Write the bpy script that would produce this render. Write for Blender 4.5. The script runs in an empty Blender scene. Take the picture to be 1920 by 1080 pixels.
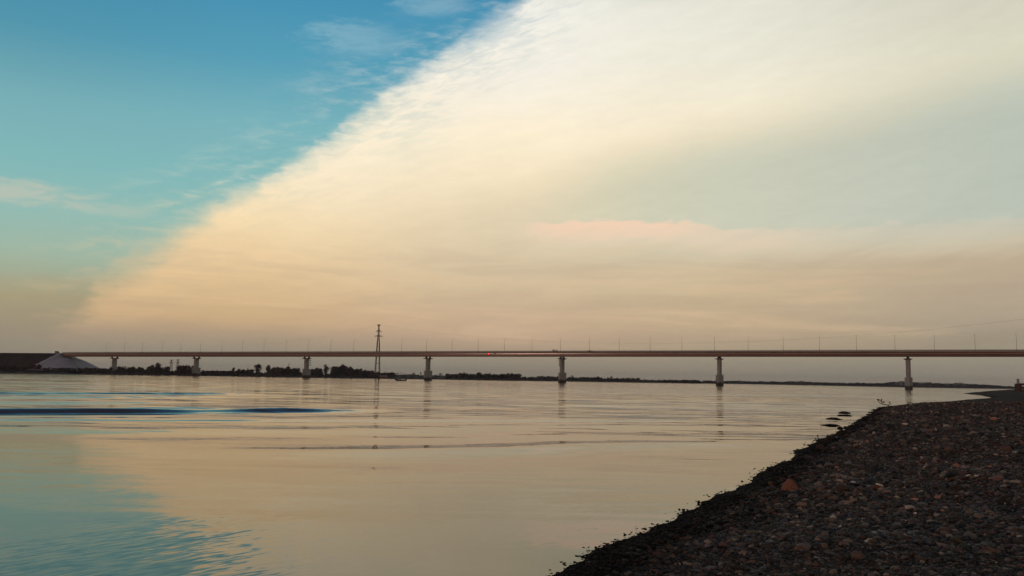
import bpy, bmesh, math, random
import numpy as np
from mathutils import Vector, Matrix

scene = bpy.context.scene
COL = scene.collection
R = math.radians

# ------------------------------------------------------------------ camera
CAM_H, PITCH, ROLL, FPX = 2.73, 6.055, 0.994, 1600.0
cam_data = bpy.data.cameras.new('camera')
cam_data.sensor_width = 36.0
cam_data.lens = 36.0 * FPX / 1920.0
cam_data.clip_start = 0.1
cam_data.clip_end = 20000
cam = bpy.data.objects.new('camera', cam_data)
COL.objects.link(cam)
cam.matrix_world = (Matrix.Translation((0, 0, CAM_H)) @ Matrix.Rotation(R(90 + PITCH), 4, 'X')
                    @ Matrix.Rotation(R(ROLL), 4, 'Z'))
scene.camera = cam
CM = np.array(cam.matrix_world.to_3x3())


def ray(px, py):
    return CM @ np.array([(px - 960) / FPX, (540 - py) / FPX, -1.0])


def at_y(px, py, Y):
    d = ray(px, py); t = Y / d[1]
    return np.array([d[0] * t, Y, CAM_H + d[2] * t])


def at_z(px, py, z=0.0):
    d = ray(px, py); t = (z - CAM_H) / d[2]
    return np.array([d[0] * t, d[1] * t, z])


def proj(p):
    q = CM.T @ (np.array(p, float) - np.array([0, 0, CAM_H]))
    return 960 + FPX * q[0] / -q[2], 540 - FPX * q[1] / -q[2]


# ------------------------------------------------------------------ render look
scene.view_settings.view_transform = 'Standard'
scene.view_settings.look = 'None'
scene.view_settings.exposure = 0.0
scene.view_settings.gamma = 1.0
scene.view_settings.use_curve_mapping = False
scene.cycles.max_bounces = 6
scene.cycles.diffuse_bounces = 2
scene.cycles.glossy_bounces = 4

# ------------------------------------------------------------------ sun and sky
SUN_EL, SUN_AZ = 2.0, -135.5            # azimuth from +Y (view direction), clockwise: behind on the left
sun_dir = Vector((math.sin(R(SUN_AZ)) * math.cos(R(SUN_EL)), math.cos(R(SUN_AZ)) * math.cos(R(SUN_EL)), math.sin(R(SUN_EL))))
sl = bpy.data.lights.new('sun', 'SUN')
sl.energy = 0.36
sl.angle = R(0.53)
sl.color = (1.0, 0.58, 0.42)
so = bpy.data.objects.new('sun', sl)
COL.objects.link(so)
so.rotation_euler = sun_dir.to_track_quat('Z', 'Y').to_euler()


def lin(c):
    return tuple(((v / 255) / 12.92 if v <= 10 else ((v / 255 + 0.055) / 1.055) ** 2.4) for v in c) + (1.0,)


class NT:
    """small helper for writing node graphs"""
    def __init__(self, tree):
        self.t = tree; self.n = tree.nodes; self.l = tree.links

    def put(self, sock, v):
        if isinstance(v, bpy.types.NodeSocket):
            self.l.new(v, sock)
        else:
            sock.default_value = v

    def m(self, op, a, b=0.0, c=0.0, clamp=False):
        n = self.n.new('ShaderNodeMath'); n.operation = op; n.use_clamp = clamp
        self.put(n.inputs[0], a); self.put(n.inputs[1], b)
        if len(n.inputs) > 2: self.put(n.inputs[2], c)
        return n.outputs[0]

    def ss(self, v, a, b, lo=0.0, hi=1.0, kind='SMOOTHSTEP'):
        n = self.n.new('ShaderNodeMapRange'); n.interpolation_type = kind
        self.put(n.inputs[0], v); self.put(n.inputs[1], a); self.put(n.inputs[2], b); self.put(n.inputs[3], lo); self.put(n.inputs[4], hi)
        return n.outputs[0]

    def mix(self, f, a, b, mode='MIX'):
        n = self.n.new('ShaderNodeMix'); n.data_type = 'RGBA'; n.blend_type = mode
        self.put(n.inputs[0], f); self.put(n.inputs[6], a); self.put(n.inputs[7], b)
        return n.outputs[2]

    def ramp(self, f, stops, interp='LINEAR'):
        n = self.n.new('ShaderNodeValToRGB'); cr = n.color_ramp; cr.interpolation = interp
        e = cr.elements
        e[0].position, e[0].color = stops[0]
        e[1].position, e[1].color = stops[-1]
        for p, c in stops[1:-1]:
            k = e.new(p); k.color = c
        self.put(n.inputs[0], f)
        return n.outputs[0]

    def xyz(self, x, y, z=0.0):
        n = self.n.new('ShaderNodeCombineXYZ')
        self.put(n.inputs[0], x); self.put(n.inputs[1], y); self.put(n.inputs[2], z)
        return n.outputs[0]

    def noise(self, vec, scale=1.0, detail=4.0, rough=0.55, dist=0.0):
        n = self.n.new('ShaderNodeTexNoise')
        self.put(n.inputs['Vector'], vec); n.inputs['Scale'].default_value = scale
        n.inputs['Detail'].default_value = detail; n.inputs['Roughness'].default_value = rough
        n.inputs['Distortion'].default_value = dist
        return n.outputs['Fac']


world = bpy.data.worlds.new('World')
scene.world = world
world.use_nodes = True
wt = world.node_tree
wt.nodes.clear()
W = NT(wt)
out = wt.nodes.new('ShaderNodeOutputWorld')
bg = wt.nodes.new('ShaderNodeBackground')
wt.links.new(bg.outputs[0], out.inputs[0])
tc = wt.nodes.new('ShaderNodeTexCoord')
sep = wt.nodes.new('ShaderNodeSeparateXYZ')
wt.links.new(tc.outputs['Generated'], sep.inputs[0])
DEG = 180 / math.pi
az = W.m('MULTIPLY', W.m('ARCTAN2', sep.outputs[0], sep.outputs[1]), DEG)          # degrees, 0 = +Y, right positive
el = W.m('MULTIPLY', W.m('ARCSINE', sep.outputs[2]), DEG)
elc = W.m('MAXIMUM', el, 0.0)
# streak coordinates: fibres rise gently to the right
ca, sa = math.cos(R(17)), math.sin(R(17))
su = W.m('ADD', W.m('MULTIPLY', az, ca), W.m('MULTIPLY', el, sa))
sv = W.m('SUBTRACT', W.m('MULTIPLY', el, ca), W.m('MULTIPLY', az, sa))
n_fib = W.noise(W.xyz(W.m('MULTIPLY', su, 0.16), W.m('MULTIPLY', sv, 0.95), 1.3), 1.0, 5.0, 0.62, 0.3)
n_puff = W.noise(W.xyz(W.m('MULTIPLY', az, 0.38), W.m('MULTIPLY', el, 0.6), 7.7), 1.0, 6.0, 0.6, 0.25)
n_fine = W.noise(W.xyz(W.m('MULTIPLY', az, 0.55), W.m('MULTIPLY', el, 2.1), 3.1), 1.0, 5.0, 0.6, 0.4)
n_big = W.noise(W.xyz(W.m('MULTIPLY', su, 0.07), W.m('MULTIPLY', sv, 0.2), 11.0), 1.0, 3.0, 0.5)
# elevation used by the cloud colour ramps is bent a little so layers are not ruled lines
elw = W.m('MAXIMUM', W.m('ADD', el, W.m('MULTIPLY', W.m('SUBTRACT', n_big, 0.5), W.ss(el, 0.5, 10, 0.3, 3.0))), 0.0)


def elramp(src, rows):
    return W.ramp(W.m('DIVIDE', src, 90.0), [(e / 90.0, lin(c)) for e, c in rows])


high = [(32, (128, 138, 146)), (42, (92, 100, 110)), (60, (58, 66, 80)), (90, (42, 50, 66))]
clear_r = elramp(elc, [(0, (152, 146, 130)), (1.3, (154, 148, 132)), (2.6, (164, 152, 130)), (4.4, (174, 164, 131)), (5.2, (172, 174, 146)),
                       (7, (166, 191, 172)), (9.5, (152, 195, 187)), (12, (136, 192, 192)), (16, (126, 186, 195)),
                       (20, (88, 164, 190)), (24, (70, 150, 186)), (30, (54, 108, 160)), (38, (48, 74, 124)), (50, (38, 52, 92)), (90, (30, 40, 66))])
cl_a = elramp(elw, [(0, (156, 148, 130)), (1.3, (164, 150, 130)), (2.4, (181, 157, 131)), (3.6, (208, 176, 134)), (5.8, (228, 196, 150)), (8, (240, 210, 164)),
                    (10, (250, 224, 180)), (13, (254, 237, 205)), (16, (253, 240, 214)), (20, (248, 241, 226)), (24, (243, 240, 232))] + high)
cl_b = elramp(elw, [(0, (158, 148, 130)), (0.6, (162, 149, 130)), (1.3, (178, 157, 135)), (2.1, (192, 164, 138)), (4, (205, 177, 146)),
                    (6, (212, 190, 156)), (8, (219, 200, 168)), (10.4, (232, 214, 182)), (13, (246, 229, 196)), (16, (254, 240, 211)),
                    (20, (249, 242, 226)), (24, (244, 242, 232))] + high)
cl_c = elramp(elw, [(0, (148, 146, 132)), (0.6, (152, 148, 132)), (1.5, (172, 157, 136)), (2.5, (186, 164, 137)), (4, (198, 175, 143)),
                    (6, (206, 185, 151)), (8, (212, 192, 160)), (10, (222, 206, 174)), (13, (238, 223, 190)), (16, (247, 232, 202)), (18, (246, 236, 211)),
                    (21, (237, 234, 217)), (24, (231, 230, 215))] + high)
cl_d = elramp(elw, [(0, (134, 140, 134)), (0.6, (138, 141, 134)), (1.5, (152, 148, 134)), (2.5, (157, 146, 126)), (4, (174, 160, 138)),
                    (6, (190, 172, 147)), (8, (206, 187, 156)), (10, (208, 196, 166)), (14, (214, 206, 180)), (18, (221, 216, 192)), (20, (220, 217, 196)),
                    (22, (215, 212, 194)), (25, (205, 204, 192))] + high)
cloud = W.mix(W.ss(az, -19, -1), cl_a, cl_b)
cloud = W.mix(W.ss(az, 0, 14), cloud, cl_c)
cloud = W.mix(W.ss(az, 13, 31), cloud, cl_d)
# grey-green thin part of the sheet under the bright diagonal band
bnd_pts = [(-20, 8.0), (-10, 9.6), (-5, 11.3), (0, 13.2), (3, 14.4), (6.5, 15.5), (12.5, 16.9), (20, 17.8), (28, 18.6), (40, 19.5), (75, 19.5)]
bnd = W.m('MULTIPLY', W.ramp(W.m('DIVIDE', W.m('ADD', az, 30.0), 120.0), [((a + 30) / 120, (e / 30,) * 3 + (1,)) for a, e in bnd_pts]), 30.0)
bnd = W.m('ADD', bnd, W.m('MULTIPLY', W.m('SUBTRACT', n_fib, 0.5), 1.8))
grey = W.ramp(W.m('DIVIDE', W.m('ADD', az, 30.0), 120.0), [((a + 30) / 120, lin(c)) for a, c in
              [(-30, (232, 205, 165)), (-8, (224, 202, 168)), (0, (221, 209, 178)), (7, (213, 209, 183)), (14, (206, 207, 186)), (22, (199, 202, 185)), (31, (187, 196, 183)), (60, (165, 180, 178))]])
wedge = W.m('MULTIPLY', W.ss(W.m('SUBTRACT', el, bnd), -3.6, 0.9, 1, 0), W.ss(el, 6.8, 10.6))
wedge = W.m('MULTIPLY', wedge, W.ss(az, -9, 9, 0.0, 1.0))
cloud = W.mix(wedge, cloud, grey)
# faint fibres inside the sheet
fib = W.ss(W.m('ADD', W.m('MULTIPLY', n_fib, 0.6), W.m('MULTIPLY', n_fine, 0.4)), 0.3, 0.7, 0.955, 1.04, 'LINEAR')
# flat mauve-grey layers low in the sky
lay = W.noise(W.xyz(W.m('MULTIPLY', az, 0.075), W.m('MULTIPLY', W.m('ADD', el, W.m('MULTIPLY', az, 0.012)), 0.85), 21.0), 1.0, 5.0, 0.58, 0.5)
lay_f = W.m('MULTIPLY', W.ss(lay, 0.46, 0.66), W.m('MULTIPLY', W.ss(el, 6.5, 10.5, 1, 0), W.ss(el, 0.5, 2.5)))
cloud = W.mix(W.m('MULTIPLY', lay_f, 0.20), cloud, lin((174, 152, 134)))
lay2 = W.m('MULTIPLY', W.ss(lay, 0.50, 0.30), W.m('MULTIPLY', W.ss(el, 7, 11, 1, 0), W.ss(el, 0.5, 3.0)))
cloud = W.mix(W.m('MULTIPLY', lay2, 0.25), cloud, lin((238, 200, 160)))
cloud = W.mix(1.0, cloud, W.xyz(fib, fib, fib), 'MULTIPLY')
# long pink bank low on the right
pk_top = W.m('ADD', W.m('ADD', 10.55, W.m('MULTIPLY', W.ss(az, 11.0, 14.5), -0.75)), W.m('MULTIPLY', W.m('SUBTRACT', n_fine, 0.5), 1.6))
pk_v = W.m('MULTIPLY', W.ss(el, W.m('ADD', pk_top, -0.12), W.m('ADD', pk_top, 0.12), 1, 0), W.ss(el, W.m('ADD', pk_top, -2.1), W.m('ADD', pk_top, -0.4)))
pk = W.m('MULTIPLY', pk_v, W.m('MULTIPLY', W.ss(az, -0.5, 3.0), W.m('ADD', W.m('MULTIPLY', W.ss(az, 9.5, 14.0, 0.56, 0.0), W.ss(n_fine, 0.28, 0.55, 0.6, 1.0)), W.m('MULTIPLY', W.ss(az, 15, 22, 0.46, 0.16), W.ss(n_fib, 0.3, 0.6, 0.6, 1.0)))))
cloud = W.mix(pk, cloud, lin((243, 212, 184)))
# a softer grey-mauve underside beneath it
um = W.m('MULTIPLY', W.ss(W.m('ADD', el, W.m('MULTIPLY', n_fib, 3.0)), 6.2, 8.2), W.ss(W.m('ADD', el, W.m('MULTIPLY', n_fib, 3.0)), 8.4, 10.2, 1, 0))
um = W.m('MULTIPLY', um, W.ss(az, 8, 30, 0.0, 0.35))
cloud = W.mix(um, cloud, lin((180, 162, 138)))
# edge of the sheet against the clear sky: azimuth of the edge by elevation
edge_pts = [(0, -29.0), (2, -28.0), (3.3, -26.8), (5.8, -24.6), (8, -22.6), (10, -20.4), (12, -18.0), (13.8, -15.0), (16.3, -11.7), (18.5, -8.8), (20.6, -6.1), (24.2, -0.4), (30, 8), (45, 24), (90, 40)]
edge = W.m('SUBTRACT', W.m('MULTIPLY', W.ramp(W.m('DIVIDE', elc, 90.0), [(e / 90, ((a + 45) / 90,) * 3 + (1,)) for e, a in edge_pts]), 90.0), 45.0)
d0 = W.m('SUBTRACT', az, edge)
n_edge = W.noise(W.xyz(W.m('MULTIPLY', az, 0.10), W.m('MULTIPLY', el, 0.12), 41.0), 1.0, 2.0, 0.5)
dn = W.m('ADD', W.m('ADD', d0, W.m('MULTIPLY', W.m('SUBTRACT', n_edge, 0.5), 2.6)), W.m('ADD', W.m('MULTIPLY', W.m('SUBTRACT', n_puff, 0.5), 3.0), W.m('MULTIPLY', W.m('SUBTRACT', n_fine, 0.5), 2.2)))
soft = W.ss(el, 2.0, 6, 2.0, 1.15)
wide = W.m('MULTIPLY', soft, W.ss(W.noise(W.xyz(W.m('MULTIPLY', az, 0.16), W.m('MULTIPLY', el, 0.2), 77.0), 1.0, 2.0, 0.5), 0.38, 0.62, 0.75, 2.2))
mask = W.ss(dn, W.m('MULTIPLY', wide, -0.9), W.m('MULTIPLY', wide, 1.1))
n_fe = W.noise(W.xyz(W.m('MULTIPLY', su, 0.55), W.m('MULTIPLY', sv, 2.4), 55.0), 1.0, 6.0, 0.66, 0.6)
n_lump = W.noise(W.xyz(W.m('MULTIPLY', az, 0.13), W.m('MULTIPLY', el, 0.16), 64.0), 1.0, 3.0, 0.55)
thin = W.m('MULTIPLY', W.ss(d0, 0.0, 11.0, 1.0, 0.0), W.ss(el, 6, 17, 0.12, 1.0))
hole = W.m('MULTIPLY', thin, W.ss(W.m('ADD', W.m('MULTIPLY', n_fe, 0.55), W.m('MULTIPLY', n_lump, 0.45)), 0.46, 0.64, 0.0, 0.30))
mask = W.m('MULTIPLY', mask, W.m('SUBTRACT', 1.0, hole))
# thin veil streaming off the edge
veil = W.m('MULTIPLY', W.ss(d0, -9, 0.5), W.ss(W.m('ADD', W.m('MULTIPLY', n_fine, 0.5), W.m('MULTIPLY', n_fib, 0.5)), 0.43, 0.78, 0, 0.5))
mask = W.m('MAXIMUM', mask, veil)
mask = W.m('MULTIPLY', mask, W.ss(el, 0.8, 3.2, 0.15, 1.0))


def wisp(a0, e0, ra, re, op):
    q = W.m('ADD', W.m('POWER', W.m('ABSOLUTE', W.m('DIVIDE', W.m('SUBTRACT', az, a0), ra)), 2.0),
            W.m('POWER', W.m('ABSOLUTE', W.m('DIVIDE', W.m('SUBTRACT', el, e0), re)), 2.0))
    q = W.m('ADD', q, W.m('MULTIPLY', W.m('SUBTRACT', n_fine, 0.5), 3.0))
    return W.ss(q, -0.2, 1.2, op, 0.0)


dim_ = W.m('ADD', 1.0, W.m('MULTIPLY', W.ss(az, -34, -14, -0.12, 0.0), W.ss(el, 12, 19)))
clear = W.mix(1.0, clear_r, W.xyz(dim_, dim_, dim_), 'MULTIPLY')
nis = wt.nodes.new('ShaderNodeTexSky')
nis.sky_type = 'NISHITA'
nis.sun_disc = False
nis.sun_elevation = R(SUN_EL)
nis.sun_rotation = R(SUN_AZ)
nis.altitude = 100
nis_c = W.mix(1.0, nis.outputs[0], (0.12, 0.12, 0.12, 1), 'MULTIPLY')
clear = W.mix(0.1, clear, nis_c)
clear = W.mix(wisp(-31.5, 10.3, 5.5, 0.9, 0.55), clear, lin((205, 200, 180)))
clear = W.mix(wisp(-25.5, 9.8, 2.6, 0.5, 0.28), clear, lin((205, 200, 180)))
clear = W.mix(wisp(-11.3, 21.8, 3.8, 1.2, 0.30), clear, lin((175, 205, 212)))
clear = W.mix(wisp(-6.0, 24.2, 3.0, 0.8, 0.30), clear, lin((175, 205, 212)))
clear = W.mix(wisp(-25.0, 5.2, 8.0, 0.5, 0.30), clear, lin((176, 160, 132)))
clear = W.mix(W.m('MULTIPLY', W.m('MULTIPLY', W.ss(lay, 0.4, 0.6), W.ss(el, 3.0, 6.0, 1, 0)), 0.2), clear, lin((176, 152, 128)))
sky = W.mix(mask, clear, cloud)
# behind the camera: dusk side, dimmer above, warm towards the low sun
back = W.ss(W.m('ABSOLUTE', az), 55, 100)
dusk = elramp(elc, [(0, (190, 130, 95)), (6, (180, 140, 110)), (16, (124, 116, 108)), (32, (82, 86, 94)), (60, (52, 60, 74)), (90, (42, 50, 66))])
sky = W.mix(W.m('MULTIPLY', back, W.ss(el, 60, 85, 1, 0)), sky, dusk)
W.put(bg.inputs['Color'], sky)
bg.inputs['Strength'].default_value = 1.0
world.cycles.sampling_method = 'AUTOMATIC'

# ------------------------------------------------------------------ generic builders


def tag(o, label=None, cat=None, group=None, kind=None):
    if label: o['label'] = label
    if cat: o['category'] = cat
    if group: o['group'] = group
    if kind: o['kind'] = kind
    return o


def empty(name, loc=(0, 0, 0), rz=0.0):
    o = bpy.data.objects.new(name, None)
    o.empty_display_size = 0.5
    o.location = loc
    o.rotation_euler = (0, 0, rz)
    COL.objects.link(o)
    return o


class MB:
    """collects vertices and faces, then links them as one mesh object"""
    def __init__(self):
        self.v = []; self.f = []

    def add(self, vs, fs):
        k = len(self.v)
        self.v += [tuple(float(c) for c in p) for p in vs]
        self.f += [tuple(i + k for i in q) for q in fs]

    def box(self, c, s, M=None):
        x, y, z = c; a, b, h = s[0] / 2, s[1] / 2, s[2] / 2
        vs = [(x + i * a, y + j * b, z + k * h) for k in (-1, 1) for j in (-1, 1) for i in (-1, 1)]
        if M: vs = [M @ Vector(p) for p in vs]
        self.add(vs, [(0, 2, 3, 1), (4, 5, 7, 6), (0, 1, 5, 4), (2, 6, 7, 3), (0, 4, 6, 2), (1, 3, 7, 5)])

    def prism(self, poly, z0, z1, top=None):
        n = len(poly); top = top or poly
        vs = [(p[0], p[1], z0) for p in poly] + [(p[0], p[1], z1) for p in top]
        self.add(vs, [tuple(range(n))[::-1], tuple(range(n, 2 * n))] + [(i, (i + 1) % n, n + (i + 1) % n, n + i) for i in range(n)])

    def tube(self, pts, rad, seg=6):
        pts = [Vector(p) for p in pts]
        if not hasattr(rad, '__len__'): rad = [rad] * len(pts)
        rings = []
        for i, p in enumerate(pts):
            d = (pts[min(i + 1, len(pts) - 1)] - pts[max(i - 1, 0)]).normalized()
            u = d.cross(Vector((0, 0, 1)))
            if u.length < 1e-3: u = d.cross(Vector((1, 0, 0)))
            u.normalize(); w = d.cross(u)
            rings.append([p + (u * math.cos(2 * math.pi * k / seg) + w * math.sin(2 * math.pi * k / seg)) * rad[i] for k in range(seg)])
        vs = [q for r_ in rings for q in r_]
        fs = []
        for i in range(len(pts) - 1):
            for k in range(seg):
                a, b = i * seg + k, i * seg + (k + 1) % seg
                fs.append((a, b, b + seg, a + seg))
        fs.append(tuple(range(seg))[::-1]); fs.append(tuple(range((len(pts) - 1) * seg, len(pts) * seg)))
        self.add(vs, fs)

    def mesh(self, name, mat, smooth=False):
        me = bpy.data.meshes.new(name)
        me.from_pydata(self.v, [], self.f)
        if mat: me.materials.append(mat)
        if smooth:
            for p in me.polygons: p.use_smooth = True
        me.update()
        return me

    def build(self, name, mat, parent=None, smooth=False):
        o = bpy.data.objects.new(name, self.mesh(name, mat, smooth))
        COL.objects.link(o)
        if parent: o.parent = parent
        return o


def copy_tree(o, parent=None):
    kids = list(o.children)
    c = o.copy(); COL.objects.link(c); c.parent = parent
    for k in kids: copy_tree(k, c)
    return c


def big_mesh(name, verts, faces, mat, smooth=True, colors=None, parent=None):
    """numpy arrays straight into a mesh; faces is an (n,3) or (n,4) array"""
    me = bpy.data.meshes.new(name)
    nv, (nf, k) = len(verts), faces.shape
    me.vertices.add(nv); me.vertices.foreach_set('co', np.ascontiguousarray(verts, np.float32).ravel())
    me.loops.add(nf * k); me.loops.foreach_set('vertex_index', np.ascontiguousarray(faces, np.int32).ravel())
    me.polygons.add(nf); me.polygons.foreach_set('loop_start', np.arange(0, nf * k, k, dtype=np.int32))
    if smooth: me.polygons.foreach_set('use_smooth', np.ones(nf, bool))
    else: me.polygons.foreach_set('use_smooth', np.zeros(nf, bool))
    if colors is not None:
        at = me.attributes.new('tint', 'FLOAT_COLOR', 'POINT')
        at.data.foreach_set('color', np.ascontiguousarray(colors, np.float32).ravel())
    me.materials.append(mat)
    me.update(calc_edges=True)
    o = bpy.data.objects.new(name, me)
    COL.objects.link(o)
    if parent: o.parent = parent
    return o


# ---- value noise in numpy
_rs = np.random.RandomState(5)
_tab = _rs.rand(256, 256)


def vnoise(x, y):
    x = np.asarray(x, float); y = np.asarray(y, float)
    xi = np.floor(x).astype(int); yi = np.floor(y).astype(int)
    fx = x - xi; fy = y - yi
    fx = fx * fx * (3 - 2 * fx); fy = fy * fy * (3 - 2 * fy)
    g = lambda a, b: _tab[a & 255, b & 255]
    return (g(xi, yi) * (1 - fx) + g(xi + 1, yi) * fx) * (1 - fy) + (g(xi, yi + 1) * (1 - fx) + g(xi + 1, yi + 1) * fx) * fy - 0.5


def fbm(x, y, oct=4):
    s = 0; a = 1.0
    for i in range(oct):
        s = s + a * vnoise(x * 2 ** i + 17 * i, y * 2 ** i + 31 * i); a *= 0.5
    return s


# ------------------------------------------------------------------ materials
def mat(name, color, rough=0.7, spec=0.4, metal=0.0, noise=None, bump=None, coat=0.0):
    """noise = (scale, amount, detail) varies the base colour; bump = (scale, distance)"""
    m = bpy.data.materials.new(name); m.use_nodes = True
    t = NT(m.node_tree); b = m.node_tree.nodes['Principled BSDF']
    b.inputs['Roughness'].default_value = rough
    b.inputs['Specular IOR Level'].default_value = spec
    b.inputs['Metallic'].default_value = metal
    b.inputs['Coat Weight'].default_value = coat
    c = tuple(color) + (1.0,)
    g = m.node_tree.nodes.new('ShaderNodeNewGeometry')
    if noise:
        f = t.noise(g.outputs['Position'], noise[0], noise[2] if len(noise) > 2 else 4.0, 0.6)
        k = t.ss(f, 0.25, 0.75, 1 - noise[1], 1 + noise[1], 'LINEAR')
        t.put(b.inputs['Base Color'], t.mix(1.0, c, t.xyz(k, k, k), 'MULTIPLY'))
    else:
        b.inputs['Base Color'].default_value = c
    if bump:
        bn = m.node_tree.nodes.new('ShaderNodeBump')
        bn.inputs['Distance'].default_value = bump[1]
        t.put(bn.inputs['Height'], t.noise(g.outputs['Position'], bump[0], 4.0, 0.6))
        t.put(b.inputs['Normal'], bn.outputs[0])
    return m


# weathered concrete: darker and browner near the water
def concrete_mat(name, dry, wet, z0, z1):
    m = bpy.data.materials.new(name); m.use_nodes = True
    t = NT(m.node_tree); b = m.node_tree.nodes['Principled BSDF']
    g = m.node_tree.nodes.new('ShaderNodeNewGeometry')
    s = m.node_tree.nodes.new('ShaderNodeSeparateXYZ'); t.put(s.inputs[0], g.outputs['Position'])
    n = t.noise(g.outputs['Position'], 0.35, 5.0, 0.65)
    st = t.noise(t.xyz(t.m('MULTIPLY', s.outputs[0], 1.2), t.m('MULTIPLY', s.outputs[1], 1.2), t.m('MULTIPLY', s.outputs[2], 0.12)), 1.0, 3.0, 0.6)
    k = t.m('MULTIPLY', t.ss(n, 0.25, 0.75, 0.82, 1.15, 'LINEAR'), t.ss(st, 0.3, 0.7, 0.85, 1.1, 'LINEAR'))
    c = t.mix(1.0, tuple(dry) + (1,), t.xyz(k, k, k), 'MULTIPLY')
    h = t.m('ADD', s.outputs[2], t.m('MULTIPLY', t.m('SUBTRACT', n, 0.5), 1.6))
    t.put(b.inputs['Base Color'], t.mix(t.ss(h, z0, z1), tuple(wet) + (1,), c))
    b.inputs['Roughness'].default_value = 0.85
    return m


M_CONC = concrete_mat('pier_concrete', (0.37, 0.39, 0.38), (0.07, 0.06, 0.05), 1.6, 3.3)
M_CAP = mat('cap_concrete', (0.22, 0.20, 0.185), 0.85, 0.3, noise=(0.4, 0.2))
M_PAVE = mat('slope_concrete', (0.47, 0.485, 0.51), 0.9, 0.2, noise=(0.25, 0.22, 6))
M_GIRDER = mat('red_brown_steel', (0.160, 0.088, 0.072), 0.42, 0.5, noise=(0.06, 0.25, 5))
M_FLANGE = mat('lit_ledge_flange', (0.60, 0.43, 0.38), 0.2, 0.5, noise=(0.1, 0.2))  # paler than the girder: light caught by the ledge is in this colour
M_DECK = mat('deck_concrete', (0.44, 0.395, 0.36), 0.8, 0.3, noise=(0.2, 0.2))
M_DARK = mat('bearing_and_shade_dark', (0.012, 0.008, 0.008), 0.7, 0.3, noise=(0.3, 0.3))
M_ASPH = mat('asphalt', (0.05, 0.05, 0.05), 0.9, 0.2, noise=(1.0, 0.2))
M_RAIL = mat('galvanised_rail', (0.34, 0.32, 0.30), 0.6, 0.4, 0.0, noise=(0.3, 0.15))
M_LAMP = mat('lamp_grey_steel', (0.13, 0.125, 0.12), 0.6, 0.4, 0.2, noise=(0.8, 0.15))
M_PYLON = mat('pylon_steel', (0.085, 0.07, 0.065), 0.65, 0.3, 0.2, noise=(0.2, 0.2))
M_WIRE = mat('wire', (0.09, 0.085, 0.085), 0.6, 0.3, noise=(0.02, 0.1))
M_BARK = mat('bark', (0.045, 0.035, 0.028), 0.9, 0.2, noise=(1.5, 0.3))


def leaf_mat(name, c, var=0.45):
    m = mat(name, c, 0.85, 0.15, noise=(0.55, var, 4))
    return m


M_LEAF = [leaf_mat('dark_leaf', (0.092, 0.080, 0.064)), leaf_mat('olive_leaf', (0.120, 0.102, 0.070)),
          leaf_mat('russet_leaf', (0.140, 0.090, 0.072)), leaf_mat('haze_blue_leaf', (0.080, 0.082, 0.086)),  # blue leaf: the haze of distance is put into the colour
          leaf_mat('yellow_leaf', (0.15, 0.125, 0.08))]

# ------------------------------------------------------------------ shorelines and terrain
near_px = [(1053, 1071), (1100, 1044), (1149, 1018), (1196, 999), (1245, 980), (1309, 945), (1352, 926), (1398, 907),
           (1428, 885), (1458, 874), (1495, 855), (1513, 840), (1530, 829), (1556, 816), (1580, 805), (1604, 791), (1625, 780), (1640, 766),
           (1671, 760.8), (1725, 757.8), (1806, 751), (1850, 747.5), (1862, 746), (1840, 741.5), (1806, 737.8), (1830, 735.6), (1868, 732.5), (1895, 730.6)]
near = [tuple(at_z(*p)[:2]) for p in near_px]
near = [(-60.0, -120.0), (-25, -40), (-9.5, -8), (-4.0, 3.0), (-1.4, 8.0)] + near + [(near[-1][0] + 260, near[-1][1] + 60), (4000, near[-1][1] + 300)]
near_poly = np.array(near + [(4000, -4000), (-60, -4000)])
far_px = [(-1500, 330), (-700, 440), (-300, 560), (0, 660), (120, 705), (215, 750), (300, 800), (368, 846), (571, 905), (640, 960), (800, 1040), (960, 1110),
          (1200, 1220), (1285, 1265), (1312, 1290), (1322, 1400), (1400, 1560), (1500, 1480), (1600, 1330), (1704, 1260), (1800, 1270), (1875, 1310), (2100, 1450), (2600, 1700)]
far = []
for px, Y in far_px:
    p = at_y(px, 700 + 0.0174 * (px - 200), Y); far.append((p[0], p[1]))
far_poly = np.array(far + [(9000, 9000), (-9000, 9000), (-9000, far[0][1])])


def sdist(P, poly):
    """signed distance of points to a polygon, positive inside"""
    P = np.asarray(P, float)
    best = np.full(len(P), 1e18); inside = np.zeros(len(P), bool)
    n = len(poly)
    for i in range(n):
        a, b = poly[i], poly[(i + 1) % n]
        ab = b - a; L = ab @ ab
        t = np.clip(((P - a) @ ab) / max(L, 1e-9), 0, 1)
        q = P - a - t[:, None] * ab
        best = np.minimum(best, (q * q).sum(1))
        c = (a[1] > P[:, 1]) != (b[1] > P[:, 1])
        if abs(b[1] - a[1]) > 1e-12:
            xx = a[0] + (P[:, 1] - a[1]) / (b[1] - a[1]) * ab[0]
            inside ^= c & (P[:, 0] < xx)
    d = np.sqrt(best)
    return np.where(inside, d, -d)


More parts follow.
